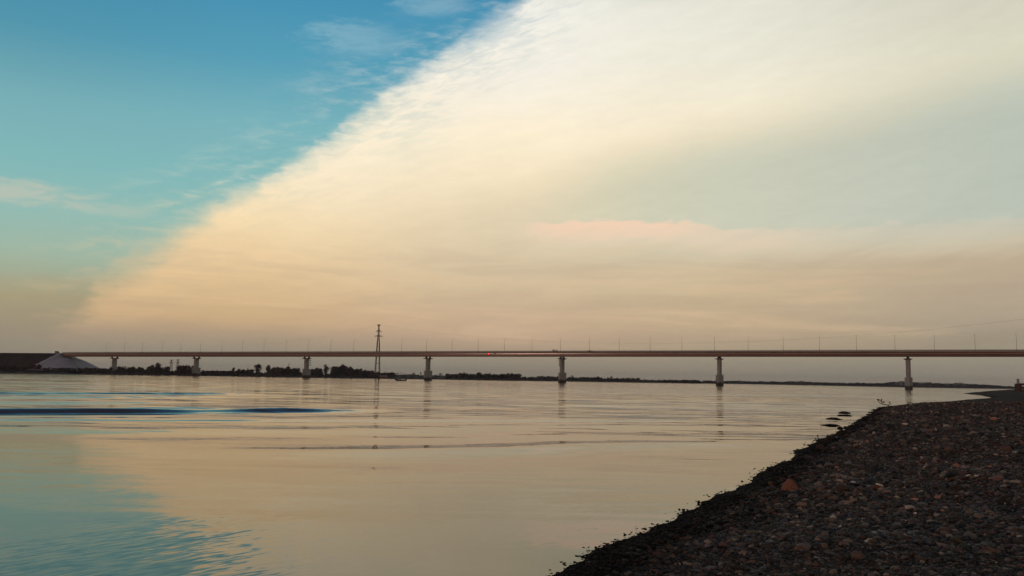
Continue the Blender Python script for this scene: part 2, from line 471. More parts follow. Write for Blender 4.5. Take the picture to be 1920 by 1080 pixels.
def elev(P):
    P = np.asarray(P, float).reshape(-1, 2)
    r = np.hypot(P[:, 0], P[:, 1])
    d1 = sdist(P, near_poly); d2 = sdist(P, far_poly)
    d1 = d1 + fbm(P[:, 0] * 0.9, P[:, 1] * 0.9, 3) * np.clip(0.16 + r * 0.003, 0.16, 1.2)
    up = 0.72 * (1 - np.exp(-(np.maximum(d1, 0) / 4.5) ** 1.35)) + 1.35 * (1 - np.exp(-np.maximum(d1, 0) / 62.0))
    z1 = np.where(d1 > 0, up, np.maximum(np.where(d1 > -1.2, d1 * 0.045, -0.054 + (d1 + 1.2) * 0.16), -3.0))
    nz = fbm(P[:, 0] * 0.8, P[:, 1] * 0.8, 4) * 0.07 + fbm(P[:, 0] * 0.12, P[:, 1] * 0.12, 3) * 0.16
    z1 = z1 + nz * np.clip(d1 / 3.0, 0.04, 1)
    az_ = np.degrees(np.arctan2(P[:, 0], P[:, 1]))
    dd = np.maximum(d2 + fbm(P[:, 0] * 0.03, P[:, 1] * 0.03, 3) * 8, 0)
    dyke = 2.6 * np.exp(-((dd - 45) / 22.0) ** 2) * np.clip((az_ + 10.5) / 1.5, 0, 1) * np.clip((-3.4 - az_) / 1.2, 0, 1)
    z2 = 1.1 * (1 - np.exp(-dd / 3.0)) + 2.0 * (1 - np.exp(-dd / 30.0)) + dyke + np.clip(dd / 60, 0, 1) * fbm(P[:, 0] * 0.02, P[:, 1] * 0.02, 3) * 0.6
    z2 = np.where(d2 > 0, z2, -3.0)
    return np.where(d2 > 0, z2, z1)


def ground_at(px, py):
    """where the pixel's ray first meets the terrain"""
    d = ray(px, py); h = math.hypot(d[0], d[1])
    ts = np.exp(np.linspace(math.log(3.0), math.log(900.0), 900)) / h
    z = CAM_H + d[2] * ts
    e = np.maximum(elev(np.stack([d[0] * ts, d[1] * ts], 1)), 0.0)
    k = int(np.argmax(z < e)) if (z < e).any() else len(ts) - 1
    t = ts[k]
    return np.array([d[0] * t, d[1] * t, float(e[k])]), t


# polar grid, fine in front of the camera
angs = np.radians(np.concatenate([np.linspace(-180, -48, 45)[:-1], np.linspace(-48, -4, 150)[:-1], np.linspace(-4, 42, 430)[:-1], np.linspace(42, 180, 48)]))
rads = np.concatenate([[0.0], np.linspace(0.8, 3.2, 5), np.exp(np.linspace(math.log(4.0), math.log(120.0), 330)), np.exp(np.linspace(math.log(122.0), math.log(1800.0), 230)),
                       np.exp(np.linspace(math.log(1850.0), math.log(9000.0), 24))])
AA, RR = np.meshgrid(angs, rads)
GX, GY = np.sin(AA) * RR, np.cos(AA) * RR
GZ = elev(np.stack([GX.ravel(), GY.ravel()], 1)).reshape(GX.shape)


def grid_faces(nr, nc):
    i = np.arange(nr - 1)[:, None]; j = np.arange(nc - 1)[None, :]
    a = (i * nc + j).ravel()
    return np.stack([a, a + nc, a + nc + 1, a + 1], 1)[:, ::-1]


mg = bpy.data.materials.new('shore_ground'); mg.use_nodes = True
t = NT(mg.node_tree); b = mg.node_tree.nodes['Principled BSDF']
g = mg.node_tree.nodes.new('ShaderNodeNewGeometry')
s = mg.node_tree.nodes.new('ShaderNodeSeparateXYZ'); t.put(s.inputs[0], g.outputs['Position'])
n1 = t.noise(g.outputs['Position'], 0.5, 5, 0.65); n2 = t.noise(g.outputs['Position'], 9.0, 4, 0.7); n3 = t.noise(g.outputs['Position'], 0.05, 4, 0.6)
vor = mg.node_tree.nodes.new('ShaderNodeTexVoronoi'); vor.inputs['Scale'].default_value = 7.0
t.put(vor.inputs['Vector'], g.outputs['Position'])
wn = t.ss(vor.outputs['Color'], 0.0, 1.0, 0.45, 1.75, 'LINEAR')
peb = t.mix(t.ss(n1, 0.35, 0.65), (0.044, 0.034, 0.027, 1), (0.078, 0.052, 0.038, 1))
peb = t.mix(1.0, peb, t.xyz(wn, wn, wn), 'MULTIPLY')
wetz = t.m('ADD', s.outputs[2], t.m('MULTIPLY', t.m('SUBTRACT', n1, 0.5), 0.3))
near_c = t.mix(t.ss(wetz, 0.05, 0.35), (0.006, 0.006, 0.006, 1), peb)
bank_c = t.mix(t.ss(n3, 0.35, 0.65), (0.11, 0.092, 0.075, 1), (0.18, 0.15, 0.115, 1))
t.put(b.inputs['Base Color'], t.mix(t.ss(s.outputs[1], 500, 620), near_c, bank_c))
b.inputs['Roughness'].default_value = 0.95
b.inputs['Specular IOR Level'].default_value = 0.06
bn = mg.node_tree.nodes.new('ShaderNodeBump'); bn.inputs['Distance'].default_value = 0.05; bn.inputs['Strength'].default_value = 0.8
t.put(bn.inputs['Height'], t.m('ADD', t.m('MULTIPLY', vor.outputs['Distance'], -1.0), n2)); t.put(b.inputs['Normal'], bn.outputs[0])
ground = big_mesh('ground', np.stack([GX.ravel(), GY.ravel(), GZ.ravel()], 1), grid_faces(*GX.shape), mg)
tag(ground, 'dark pebble beach on the right and low brown banks across the river', 'ground', kind='structure')

# ------------------------------------------------------------------ river
mw = bpy.data.materials.new('river_water'); mw.use_nodes = True
t = NT(mw.node_tree); b = mw.node_tree.nodes['Principled BSDF']
g = mw.node_tree.nodes.new('ShaderNodeNewGeometry')
s = mw.node_tree.nodes.new('ShaderNodeSeparateXYZ'); t.put(s.inputs[0], g.outputs['Position'])
X_, Y_ = s.outputs[0], s.outputs[1]
b.inputs['Base Color'].default_value = (0.110, 0.080, 0.016, 1)
b.inputs['Roughness'].default_value = 0.03
b.inputs['IOR'].default_value = 1.33
b.inputs['Specular IOR Level'].default_value = 0.5
# ripples: crests run across the view, turned a little up to the right
rx = t.m('ADD', t.m('MULTIPLY', X_, 0.64), t.m('MULTIPLY', Y_, 0.77)); ry = t.m('SUBTRACT', t.m('MULTIPLY', Y_, 0.64), t.m('MULTIPLY', X_, 0.77))
def slope(vec, sc=1.0, det=2.0):
    return t.m('SUBTRACT', t.noise(vec, sc, det, 0.55, 0.2), 0.5)


fy = slope(t.xyz(t.m('MULTIPLY', rx, 2.4), t.m('MULTIPLY', ry, 9.0), 0.0)); my = slope(t.xyz(t.m('MULTIPLY', rx, 0.22), t.m('MULTIPLY', ry, 1.1), 4.0))
ly = slope(t.xyz(t.m('MULTIPLY', X_, 0.022), t.m('MULTIPLY', Y_, 0.16), 9.0)); fx = slope(t.xyz(t.m('MULTIPLY', rx, 1.1), t.m('MULTIPLY', ry, 3.2), 14.0))
patch = t.noise(t.xyz(t.m('MULTIPLY', X_, 0.010), t.m('MULTIPLY', Y_, 0.05), 2.0), 1.0, 3.0, 0.55)
cat = t.noise(t.xyz(t.m('MULTIPLY', rx, 0.05), t.m('MULTIPLY', ry, 0.16), 31.0), 1.0, 3.0, 0.55)
far_ = t.m('MULTIPLY', t.ss(patch, 0.36, 0.66, 0.35, 1.5), t.m('SUBTRACT', t.ss(Y_, 25, 110, 0.7, 3.2), t.ss(Y_, 200, 340, 0.0, 0.6)))
dx_ = t.m('DIVIDE', t.m('ADD', X_, 6.3), 3.4); dy_ = t.m('DIVIDE', t.m('SUBTRACT', Y_, 11.5), 8.0)
puff = t.ss(t.m('ADD', t.m('MULTIPLY', dx_, dx_), t.m('MULTIPLY', dy_, dy_)), 0.1, 1.6, 1.0, 0.0)
near_ = t.m('MULTIPLY', t.ss(cat, 0.35, 0.68, 0.3, 1.5), t.m('ADD', t.ss(Y_, 20, 60, 0.45, 0.25), t.m('MULTIPLY', puff, 0.5)))
rip = t.m('MULTIPLY', near_, t.m('ADD', t.m('MULTIPLY', fy, 0.13), t.m('MULTIPLY', my, 0.06)))
hor = slope(t.xyz(t.m('MULTIPLY', X_, 0.16), t.m('MULTIPLY', Y_, 0.9), 47.0))
sy = t.m('ADD', t.m('MULTIPLY', rip, 0.64), t.m('MULTIPLY', far_, t.m('ADD', t.m('MULTIPLY', hor, 0.11), t.m('MULTIPLY', ly, 0.050))))
sy = t.m('ADD', sy, t.ss(Y_, 25, 160, 0.0, -0.017))      # wave faces turned to the viewer show more at grazing angles
sx = t.m('ADD', t.m('MULTIPLY', rip, -0.77), t.m('MULTIPLY', far_, t.m('MULTIPLY', fx, 0.02)))
va = mw.node_tree.nodes.new('ShaderNodeVectorMath'); va.operation = 'ADD'
t.put(va.inputs[0], g.outputs['Normal']); t.put(va.inputs[1], t.xyz(sx, sy, 0.0))
vn = mw.node_tree.nodes.new('ShaderNodeVectorMath'); vn.operation = 'NORMALIZE'; t.put(vn.inputs[0], va.outputs[0])
t.put(b.inputs['Normal'], vn.outputs[0])

w_ang = np.radians(np.concatenate([np.linspace(-180, -45, 40)[:-1], np.linspace(-45, 38, 420)[:-1], np.linspace(38, 180, 42)]))
w_rad = np.concatenate([[0.0], np.exp(np.linspace(math.log(1.5), math.log(26.0), 30)), np.linspace(26.5, 180, 520), np.exp(np.linspace(math.log(182), math.log(9000.0), 60))])
AA, RR = np.meshgrid(w_ang, w_rad)
WX, WY = np.sin(AA) * RR, np.cos(AA) * RR
WZ = np.zeros_like(WX)
# boat wake: (pixel start, pixel end, amplitude, half width, fade-in px, fade-out px)
wakes = [((-80, 773.5), (780, 769.0), 0.215, 0.8, None, 330), ((-80, 737.2), (560, 738.5), 0.15, 0.85, None, 330), ((180, 764.5), (460, 766.0), 0.13, 0.8, 120, 160),
         ((-80, 781.0), (420, 779.0), 0.035, 0.7, None, 240), ((-80, 787.0), (1500, 789.0), 0.045, 0.5, None, 500),
         ((400, 803.0), (1500, 797.0), 0.03, 0.7, 300, 500), ((-80, 745.0), (700, 744.0), 0.06, 1.0, None, 500), ((-80, 755.0), (500, 754.0), 0.06, 0.9, None, 400),
         ((260, 847.0), (1520, 828.0), 0.060, 1.6, 420, 420), ((-80, 806.0), (1500, 799.0), 0.050, 1.8, None, 420)]
for (a, b2, amp, hw, fi, fo) in wakes:
    A = at_z(*a)[:2]; B = at_z(*b2)[:2]
    dv = B - A; L = np.hypot(*dv); dv = dv / L; nv = np.array([-dv[1], dv[0]])
    u = (WX - A[0]) * dv[0] + (WY - A[1]) * dv[1]; v = (WX - A[0]) * nv[0] + (WY - A[1]) * nv[1]
    v = v + fbm(u * 0.07 + amp * 40, u * 0 + 3, 3) * hw * 1.5
    pxl = b2[0] - a[0]
    env = np.clip((L - u) / (L * fo / pxl), 0, 1)
    if fi: env = env * np.clip(u / (L * fi / pxl), 0, 1)
    else: env = env * np.clip((u + 60) / 60, 0, 1)
    env = env * env * (3 - 2 * env) * np.clip(1 + 0.7 * fbm(u * 0.11 + amp * 90, u * 0 + 7, 3), 0.4, 1.35)
    v = v + fbm(u * 0.35 + 5, v * 0.3 + amp * 11, 2) * hw * 0.5
    prof = np.exp(-(v / hw) ** 2) - 0.45 * np.exp(-((v + 2.1 * hw) / (1.3 * hw)) ** 2) - 0.35 * np.exp(-((v - 2.1 * hw) / (1.3 * hw)) ** 2)
    WZ += amp * env * prof
WZ *= (WY > 15)
water = big_mesh('water', np.stack([WX.ravel(), WY.ravel(), WZ.ravel()], 1), grid_faces(*WX.shape), mw)
tag(water, 'calm wide river reflecting the evening sky, with low wake waves', 'water', kind='structure')

# ------------------------------------------------------------------ bridge
SP, PHI = 126.0, 0.39747
U = np.array([math.cos(PHI), -math.sin(PHI), 0.0])      # along the deck, to the right and nearer
V = np.array([-math.sin(PHI), -math.cos(PHI), 0.0])     # across the deck, towards the camera
P4 = np.array([275.04, 592.41, 0.0])


def zb(n):                                              # underside of the girders
    return 22.48 + 0.7635 * (n - 4)


def bp(n, v=0.0, z=0.0):
    return P4 + U * (n - 4) * SP + V * v + np.array([0, 0, z])


def n_at_px(px, v=0.0):
    lo, hi = -12.0, 8.0
    for _ in range(50):
        m_ = (lo + hi) / 2
        if proj(bp(m_, v, 20))[0] < px: lo = m_
        else: hi = m_
    return (lo + hi) / 2


N_AB = n_at_px(126)
N_END = 7.2
bridge = empty('girder_bridge', bp(4))
tag(bridge, 'long low red brown girder bridge on pale concrete piers spanning the whole river', 'bridge')
B0 = np.array(bridge.location)


def sweep(name, m, sections, n0, n1, step=0.25):
    """cross-sections (v, dz) swept along the deck"""
    mb = MB()
    ns = list(np.linspace(n0, n1, max(2, int((n1 - n0) / step) + 1)))
    for poly in sections:
        k = len(poly); vs = []
        for n in ns: vs += [bp(n, v, zb(n) + dz) - B0 for v, dz in poly]
        fs = [tuple(range(k)), tuple(range((len(ns) - 1) * k, len(ns) * k))[::-1]]
        for i in range(len(ns) - 1):
            for j in range(k):
                a, c = i * k + j, i * k + (j + 1) % k
                fs.append((a, a + k, c + k, c))
        mb.add(vs, fs)
    return mb.build(name, m, bridge)


def rect(v0, v1, z0, z1):
    return [(v0, z0), (v1, z0), (v1, z1), (v0, z1)]


sweep('girder', M_GIRDER, [rect(3.4, 4.2, 0.05, 2.0), rect(3.2, 4.45, 0.0, 0.05), [(4.2, 0.9), (4.32, 0.86), (4.32, 0.98), (4.2, 0.94)]], N_AB, N_END)
sweep('girder', M_GIRDER, [rect(-4.2, -3.4, 0.05, 2.0), rect(-4.45, -3.2, 0.0, 0.05)], N_AB, N_END)
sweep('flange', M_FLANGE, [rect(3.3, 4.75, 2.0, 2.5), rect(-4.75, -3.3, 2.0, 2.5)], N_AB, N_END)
sweep('cross_beam_shade_strip', M_DARK, [rect(-3.2, 3.2, 1.2, 2.45), rect(-4.0, 4.0, 2.504, 2.996)], N_AB, N_END)  # near-black upper box paints the shadow line under the deck overhang
sweep('deck', M_DECK, [[(-6.6, 3.0), (6.6, 3.0), (6.6, 3.62), (5.9, 3.62), (5.9, 3.42), (-5.9, 3.42), (-5.9, 3.62), (-6.6, 3.62)]], N_AB - 0.04, N_END)
sweep('roadway', M_ASPH, [rect(-5.85, 5.85, 3.424, 3.47)], N_AB - 0.04, N_END)
for sd in (1, -1):
    mb = MB()
    L0, L1 = N_AB, N_END
    k = int((L1 - L0) * SP / 2.0)
    for i in range(k):
        n = L0 + (i + 0.5) * 2.0 / SP
        p = bp(n, sd * 6.35, zb(n)) - B0
        mb.tube([p + np.array([0, 0, 3.6]), p + np.array([0, 0, 4.62])], 0.09, 4)
    for dz, r_ in ((4.62, 0.075), (4.38, 0.05), (4.16, 0.05), (3.95, 0.05), (3.76, 0.05)):
        ns = np.linspace(L0, L1, 60)
        mb.tube([bp(n, sd * 6.35, zb(n) + dz) - B0 for n in ns], r_, 4)
    mb.build('railing', M_RAIL, bridge)
    sweep('crash_barrier', M_RAIL, [rect(sd * 5.45, sd * 5.55, 3.80, 4.15)], N_AB, N_END)

# piers: pointed ice-breaking footing, slimmer shaft, flat cap with bearings
PIER_N = [n_at_px(215.5), n_at_px(369), 0.02, 1.02, 1.99, 2.98, 4.0, 5.0, 6.0]
rotB = math.atan2(U[1], U[0])


def uv(u, v):
    return U * u + V * v


for i, n in enumerate(PIER_N):
    base = bp(n)
    gz = float(elev(np.array([base[:2]]))[0])
    z0 = gz - 0.6 if gz > 0.2 else -2.5
    zt = zb(n)
    fz = 8.1 if gz < 0.2 else gz + 4.6
    if i == 1: fz = 8.0
    o = base - B0
    cap_z = zt - 2.2
    mb = MB()
    sh = [(-1.5, -1.6), (-1.1, -2.4), (1.1, -2.4), (1.5, -1.6), (1.5, 1.6), (0.9, 2.5), (0.0, 2.85), (-0.9, 2.5), (-1.5, 1.6)]
    mb.prism([(o + uv(a, c))[:2] for a, c in sh], fz, cap_z)
    pier = mb.build('pier', M_CONC, bridge)
    mb = MB()
    ft = [(-2.4, -3.6), (-1.6, -4.6), (1.6, -4.6), (2.4, -3.6), (2.4, 2.4), (0.25, 5.4), (-0.25, 5.4), (-2.4, 2.4)]
    ft_in = [(a * 0.96, c * 0.97) for a, c in ft]
    mb.prism([(o + uv(a, c))[:2] for a, c in ft], z0, fz - 0.55)
    mb.prism([(o + uv(a * 1.03, c * 1.02))[:2] for a, c in ft], fz - 0.55, fz - 0.05, [(o + uv(a * 1.03, c * 1.02))[:2] for a, c in ft])
    mb.prism([(o + uv(a, c))[:2] for a, c in ft_in], fz - 0.05, fz)
    mb.build('footing', M_CONC, pier)
    mb = MB()
    mb.prism([(o + uv(a, c))[:2] for a, c in [(-1.6, -2.9), (1.6, -2.9), (1.6, 2.9), (-1.6, 2.9)]], cap_z, cap_z + 0.5,
             [(o + uv(a, c))[:2] for a, c in [(-2.7, -3.7), (2.7, -3.7), (2.7, 3.9), (-2.7, 3.9)]])
    mb.prism([(o + uv(a, c))[:2] for a, c in [(-2.75, -3.75), (2.75, -3.75), (2.75, 3.95), (-2.75, 3.95)]], cap_z + 0.5, cap_z + 0.85)
    mb.build('cap', M_CAP, pier)
    for sv_ in (3.5, -3.5):
        mb = MB()
        Mx = Matrix.Translation(Vector(o + uv(0, sv_ * 0.93))) @ Matrix.Rotation(rotB, 4, 'Z')
        mb.box((0, 0, cap_z + 1.25), (1.9, 0.9, 0.8), Mx)
        mb.box((0, 0, cap_z + 1.82), (1.1, 0.7, 0.34), Mx)
        mb.box((0, 0, cap_z + 2.10), (1.5, 1.0, 0.22), Mx)
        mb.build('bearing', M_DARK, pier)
    if i in (2, 4):
        pass
# abutment head wall at the left end
mb = MB()
Mx = Matrix.Translation(Vector(bp(N_AB) - B0)) @ Matrix.Rotation(rotB, 4, 'Z')
zA = zb(N_AB)
mb.box((-1.0, 0, zA - 1.6), (3.2, 11.0, 3.0), Mx)
mb.box((-2.6, 0, zA + 1.3), (1.2, 11.6, 3.4), Mx)
mb.box((-6.0, 6.3, zA + 1.0), (7.0, 0.5, 4.2), Mx)
mb.box((-6.0, -6.3, zA + 1.0), (7.0, 0.5, 4.2), Mx)
mb.build('abutment', M_CONC, bridge)

# approach embankment and its paved end cone
u_ab = (N_AB - 4) * SP
us = np.concatenate([np.linspace(-620, -70, 70)[:-1], np.linspace(-70, 80, 101)]); vs_ = np.linspace(-75, 75, 101)
UU, VV = np.meshgrid(us, vs_, indexing='ij')
zdeck = zb(N_AB) + 3.4
rise = np.where(UU < 0, zdeck, zdeck)
z_body = zdeck - np.maximum(0, np.abs(VV) - 7.2) / 1.75 - np.maximum(0, UU + 2.5) * 1.5
rr_ = np.hypot(np.maximum(0, UU - 5.0), np.maximum(0, np.abs(VV) - 5.0))
z_cone = (zb(N_AB) - 1.0) - rr_ ** 2 / (rr_ + 9.0) / 1.75
ZZ = np.maximum(z_body, np.where(UU > -6, z_cone, -5))
PX = P4[0] + U[0] * (u_ab + UU) + V[0] * VV; PY = P4[1] + U[1] * (u_ab + UU) + V[1] * VV
nzz = fbm(PX * 0.15, PY * 0.15, 3) * 0.8
body = UU < -16.0
ZZ = ZZ + np.where(body & (np.abs(VV) > 8), nzz, 0)
allf = grid_faces(len(us), len(vs_))[:, ::-1]
verts = np.stack([PX.ravel(), PY.ravel(), ZZ.ravel()], 1)
fz_ = ZZ.ravel()[allf].max(1); fu = UU.ravel()[allf].mean(1); fv = VV.ravel()[allf].mean(1)
side = fu > (-5.0 - np.maximum(0, (np.abs(fv) - 8)) * 0.22)
M_EMB = mat('embankment_grass', (0.058, 0.040, 0.028), 0.95, 0.1, noise=(0.12, 0.45, 6), bump=(0.5, 0.6))


def sub(faces_sel):
    used, inv = np.unique(faces_sel, return_inverse=True)
    return verts[used], inv.reshape(faces_sel.shape)


keep = fz_ > -1.0
v1, f1 = sub(allf[keep & ~side])
tag(big_mesh('embankment', v1, f1, M_EMB), 'long brown grassy road embankment behind the left end of the bridge', 'embankment', kind='structure')
v2, f2 = sub(allf[keep & side])
tag(big_mesh('slope_paving', v2, f2, M_PAVE), 'pale concrete cone of slope paving under the left end of the bridge', 'paved slope')

# ------------------------------------------------------------------ street lamps
lamp_px = [198, 232, 266, 303, 338, 375, 415, 453.5, 494, 535.5, 577, 619.5, 662.5, 707, 752.5, 799, 847, 896, 945.5, 997, 1050.5, 1105, 1161, 1219, 1278.5, 1340, 1403, 1469, 1537, 1606.5, 1679, 1753, 1829.5, 1907.5]
ORD = ['first', 'second', 'third', 'fourth', 'fifth', 'sixth', 'seventh', 'eighth', 'ninth']


def make_lamp():
    r = empty('street_lamp')
    mb = MB(); mb.tube([(0, 0, 0), (0, 0, 0.5), (0, 0, 0.5), (0, 0, 10.2)], [0.2, 0.2, 0.11, 0.065], 6); mb.build('pole', M_LAMP, r)
    mb = MB(); mb.tube([(0, 0, 10.2), (0, 0.35, 10.75), (0, 1.1, 11.15), (0, 2.1, 11.3)], [0.085, 0.08, 0.07, 0.06], 6); mb.build('arm', M_LAMP, r)
    mb = MB()
    mb.prism([(-0.14, 1.9), (0.14, 1.9), (0.2, 2.5), (0.1, 2.95), (-0.1, 2.95), (-0.2, 2.5)], 11.24, 11.42,
             [(-0.08, 1.95), (0.08, 1.95), (0.13, 2.5), (0.06, 2.85), (-0.06, 2.85), (-0.13, 2.5)])
    mb.build('lamp_head', M_LAMP, r)
    return r


lamp0 = make_lamp()
npier = [n for n in PIER_N]
spans = {}
for px in lamp_px:
    n = n_at_px(px, 6.2); k = sum(1 for q in npier if n > q + 0.004); spans.setdefault(k, []).append(n)
first = True
for k, ns in spans.items():
    for j, n in enumerate(ns):
        o = lamp0 if first else copy_tree(lamp0)
        first = False
        o.location = bp(n, 6.0, zb(n) + 3.60)
        o.rotation_euler = (0, 0, math.atan2(-V[1], -V[0]) - math.pi / 2)
        if k == 0: where = '%s from the left end, left of the first pier' % ORD[j]
        elif k >= 7: where = '%s from left beyond the seventh, rightmost pier' % ORD[j]
        else: where = '%s from left between the %s and %s piers from left' % (ORD[j], ORD[k - 1], ORD[k])
        tag(o, 'slim bridge lamp, ' + where, 'street lamp', 'street lamps along the bridge')

# ------------------------------------------------------------------ pylons and wires
def lattice(mb, z0, z1, w0, w1, bays, r_, brace=True):
    cs = [(-1, -1), (1, -1), (1, 1), (-1, 1)]
    for sx, sy in cs:
        mb.tube([(sx * w0 / 2, sy * w0 / 2, z0), (sx * w1 / 2, sy * w1 / 2, z1)], r_, 4)
    if not brace: return
    for i in range(bays):
        a, c = i / bays, (i + 1) / bays
        wa, wc = w0 + (w1 - w0) * a, w0 + (w1 - w0) * c
        za, zc = z0 + (z1 - z0) * a, z0 + (z1 - z0) * c
        for q in range(4):
            (ax, ay), (bx, by) = cs[q], cs[(q + 1) % 4]
            mb.tube([(ax * wa / 2, ay * wa / 2, za), (bx * wc / 2, by * wc / 2, zc)], r_ * 0.6, 3)
            mb.tube([(bx * wa / 2, by * wa / 2, za), (ax * wc / 2, ay * wc / 2, zc)], r_ * 0.6, 3)
            mb.tube([(ax * wc / 2, ay * wc / 2, zc), (bx * wc / 2, by * wc / 2, zc)], r_ * 0.6, 3)


TY = 1030.0
tb = at_y(707.5, 698, TY); tt = at_y(710.3, 608.5, TY)
tgz = float(elev(np.array([tb[:2]]))[0])
H = tt[2] - tgz
pxm = TY / FPX                                   # metres per photo pixel there
pyl = empty('transmission_tower', (tb[0], TY, tgz), 0.0)
tag(pyl, 'tall dark lattice power pylon standing behind the bridge on the far bank', 'pylon')


def zpy(y): return at_y(709, y, TY)[2] - tgz


mb = MB()
for sx in (-1, 1):                                # each leg is a narrow lattice column of its own
    for sy in (-1, 1):
        x0, x1 = sx * 4.1 * pxm, sx * 1.75 * pxm
        zz = zpy(641)
        pts = 12
        for dx, dy in ((-0.45, -0.45), (0.45, -0.45), (0.45, 0.45), (-0.45, 0.45)):
            mb.tube([(x0 + dx, sy * 2.6 + dy, 0), (x1 + dx * 0.8, sy * 1.1 + dy * 0.8, zz)], 0.19, 4)
        for i in range(pts):
            a, c = i / pts, (i + 1) / pts
            sgn = 1 if i % 2 else -1
            mb.tube([(x0 + (x1 - x0) * a - 0.45 * sgn, sy * (2.6 - 1.5 * a) - 0.45, zz * a), (x0 + (x1 - x0) * c + 0.45 * sgn, sy * (2.6 - 1.5 * c) + 0.45, zz * c)], 0.13, 3)
mb.build('leg_frame', M_PYLON, pyl)
mb = MB()
zz = zpy(681)
mb.box((0, 0, zz), (7.0 * pxm, 0.5, 0.55)); mb.box((0, 4.2 * 0.6, zz), (7.0 * pxm, 0.3, 0.4))
mb.build('brace', M_PYLON, pyl)
mb = MB()
lattice(mb, zpy(641), zpy(631), 4.6 * pxm, 3.2 * pxm, 4, 0.2)
lattice(mb, zpy(631), zpy(608.5), 2.9 * pxm, 1.7 * pxm, 8, 0.2)
mb.build('mast', M_PYLON, pyl)
for y, w in ((610, 6.2), (621, 10.2), (630.3, 14.6)):
    mb = MB(); zz = zpy(y); hw = w * pxm / 2
    for sy in (-0.5, 0.5):
        mb.tube([(-hw, 0, zz), (-1.0, sy, zz - 0.2), (1.0, sy, zz - 0.2), (hw, 0, zz)], 0.22, 4)
        mb.tube([(-hw, 0, zz), (-1.0, sy, zz + 0.9), (1.0, sy, zz + 0.9), (hw, 0, zz)], 0.22, 4)
        for q in (-0.7, -0.4, 0.4, 0.7): mb.tube([(q * hw, sy * 0.6, zz - 0.15), (q * hw * 0.8, sy * 0.6, zz + 0.45)], 0.14, 3)
    mb.build('crossarm', M_PYLON, pyl)
    if y > 615:
        for q in (-1, 1):
            mb = MB(); mb.tube([(q * hw * 0.97, 0, zz), (q * hw * 0.97, 0, zz - 2.2)], 0.12, 5); mb.build('insulator', M_PYLON, pyl)

# power line: from the pylon over the bridge to a mast beyond the right edge
Ptop = np.array([tt[0], TY]); Pn = at_y(1908, 600, 520.0)[:2]
wire_px = [(712, 609), (790, 620.7), (873, 630), (957, 635.5), (1060, 640.6), (1160, 643.4), (1280, 644.1), (1403, 640.5), (1537, 633.5), (1607, 629), (1753, 615.8), (1908, 600), (2060, 580), (2250, 550)]


def wire(name, pts, label, r_):
    vs = []
    for px, py in pts:
        d = ray(px, py); dl = Pn - Ptop
        A = np.array([[d[0], -dl[0]], [d[1], -dl[1]]]); s_ = np.linalg.solve(A, Ptop)
        vs.append((d[0] * s_[0], d[1] * s_[0], CAM_H + d[2] * s_[0]))
    vs = np.array(vs); tpar = np.concatenate([[0], np.cumsum(np.hypot(np.diff(vs[:, 0]), np.diff(vs[:, 1])))])
    c = np.polyfit(tpar, vs[:, 2], 4); tf = np.linspace(0, tpar[-1], 60)
    pts3 = np.stack([np.interp(tf, tpar, vs[:, 0]), np.interp(tf, tpar, vs[:, 1]), np.polyval(c, tf)], 1)
    mb = MB(); mb.tube([tuple(p) for p in pts3], r_, 5)
    return tag(mb.build(name, M_WIRE), label, 'power line', 'power lines at the pylon')


wire('power_line', wire_px, 'thin sagging cable from the pylon top over the bridge to upper right', 0.032)
wl = [(708, 609), (690, 614), (670, 619), (645, 624), (600, 632), (540, 640), (460, 649)]
mb = MB(); mb.tube([tuple(at_y(px, py, TY + (708 - px) * 0.9)) for px, py in wl], 0.04, 5)
tag(mb.build('power_line', M_WIRE), 'faint cable dropping away left from the pylon top', 'power line', 'power lines at the pylon')

# two small far pylons at the left
for k, (px, y0, y1, lb) in enumerate([(320.5, 689.5, 675, 'left one of two small far twin armed pylons right of the first pier'),
                                      (332.5, 690, 674.5, 'right one of two small far twin armed pylons left of the second pier')]):
    Yp = 1300.0
    p0 = at_y(px, y0 + 4, Yp); p1 = at_y(px, y1, Yp)
    h = p1[2] - p0[2]
    e_ = empty('transmission_tower', p0)
    tag(e_, lb, 'pylon', 'small far pylons')
    mb = MB(); lattice(mb, 0, h, 3.4, 1.2, 7, 0.14); mb.build('mast', M_PYLON, e_)
    for q, w in ((0.98, 6.5), (0.72, 7.5)):
        mb = MB(); mb.tube([(-w / 2, 0, h * q), (0, 0.3, h * q + 0.7), (w / 2, 0, h * q)], 0.2, 4); mb.tube([(-w / 2, 0, h * q), (w / 2, 0, h * q)], 0.18, 4)
        mb.build('crossarm', M_PYLON, e_)

# ------------------------------------------------------------------ marks on the bridge for ships
M_MARK = mat('mark_black', (0.015, 0.018, 0.015), 0.7, 0.3, noise=(1, 0.2))
M_MARKY = mat('mark_yellow', (0.26, 0.21, 0.09), 0.7, 0.3, noise=(1, 0.2))
n = PIER_N[2]
e_ = empty('clearance_mark', bp(n, 5.5, zb(n) - 1.0))
tag(e_, 'three dark clearance discs hanging in a column beside the third pier', 'navigation mark', 'clearance marks beside piers')
pp = [at_y(581.6, y, bp(n, 5.5)[1]) - np.array(e_.location) for y in (675.7, 680.2, 684.3)]
mb = MB(); mb.tube([pp[0] + np.array([0, 0.1, 3.0]), pp[2] + np.array([0, 0.1, -0.6])], 0.04, 4); mb.build('cable', M_WIRE, e_)
for p in pp:
    mb = MB()
    mb.tube([p + np.array([0.0, -0.06, 0]), p + np.array([0.0, 0.06, 0])], 0.58, 14); mb.build('disc', M_MARK, e_)
n = PIER_N[4]
e_ = empty('clearance_mark', bp(n, 5.5, zb(n) - 1.0))
tag(e_, 'yellowish chain of small clearance marks hanging left of the fifth pier', 'navigation mark', 'clearance marks beside piers')
ys = (675.5, 679.0, 682.2, 685.2)
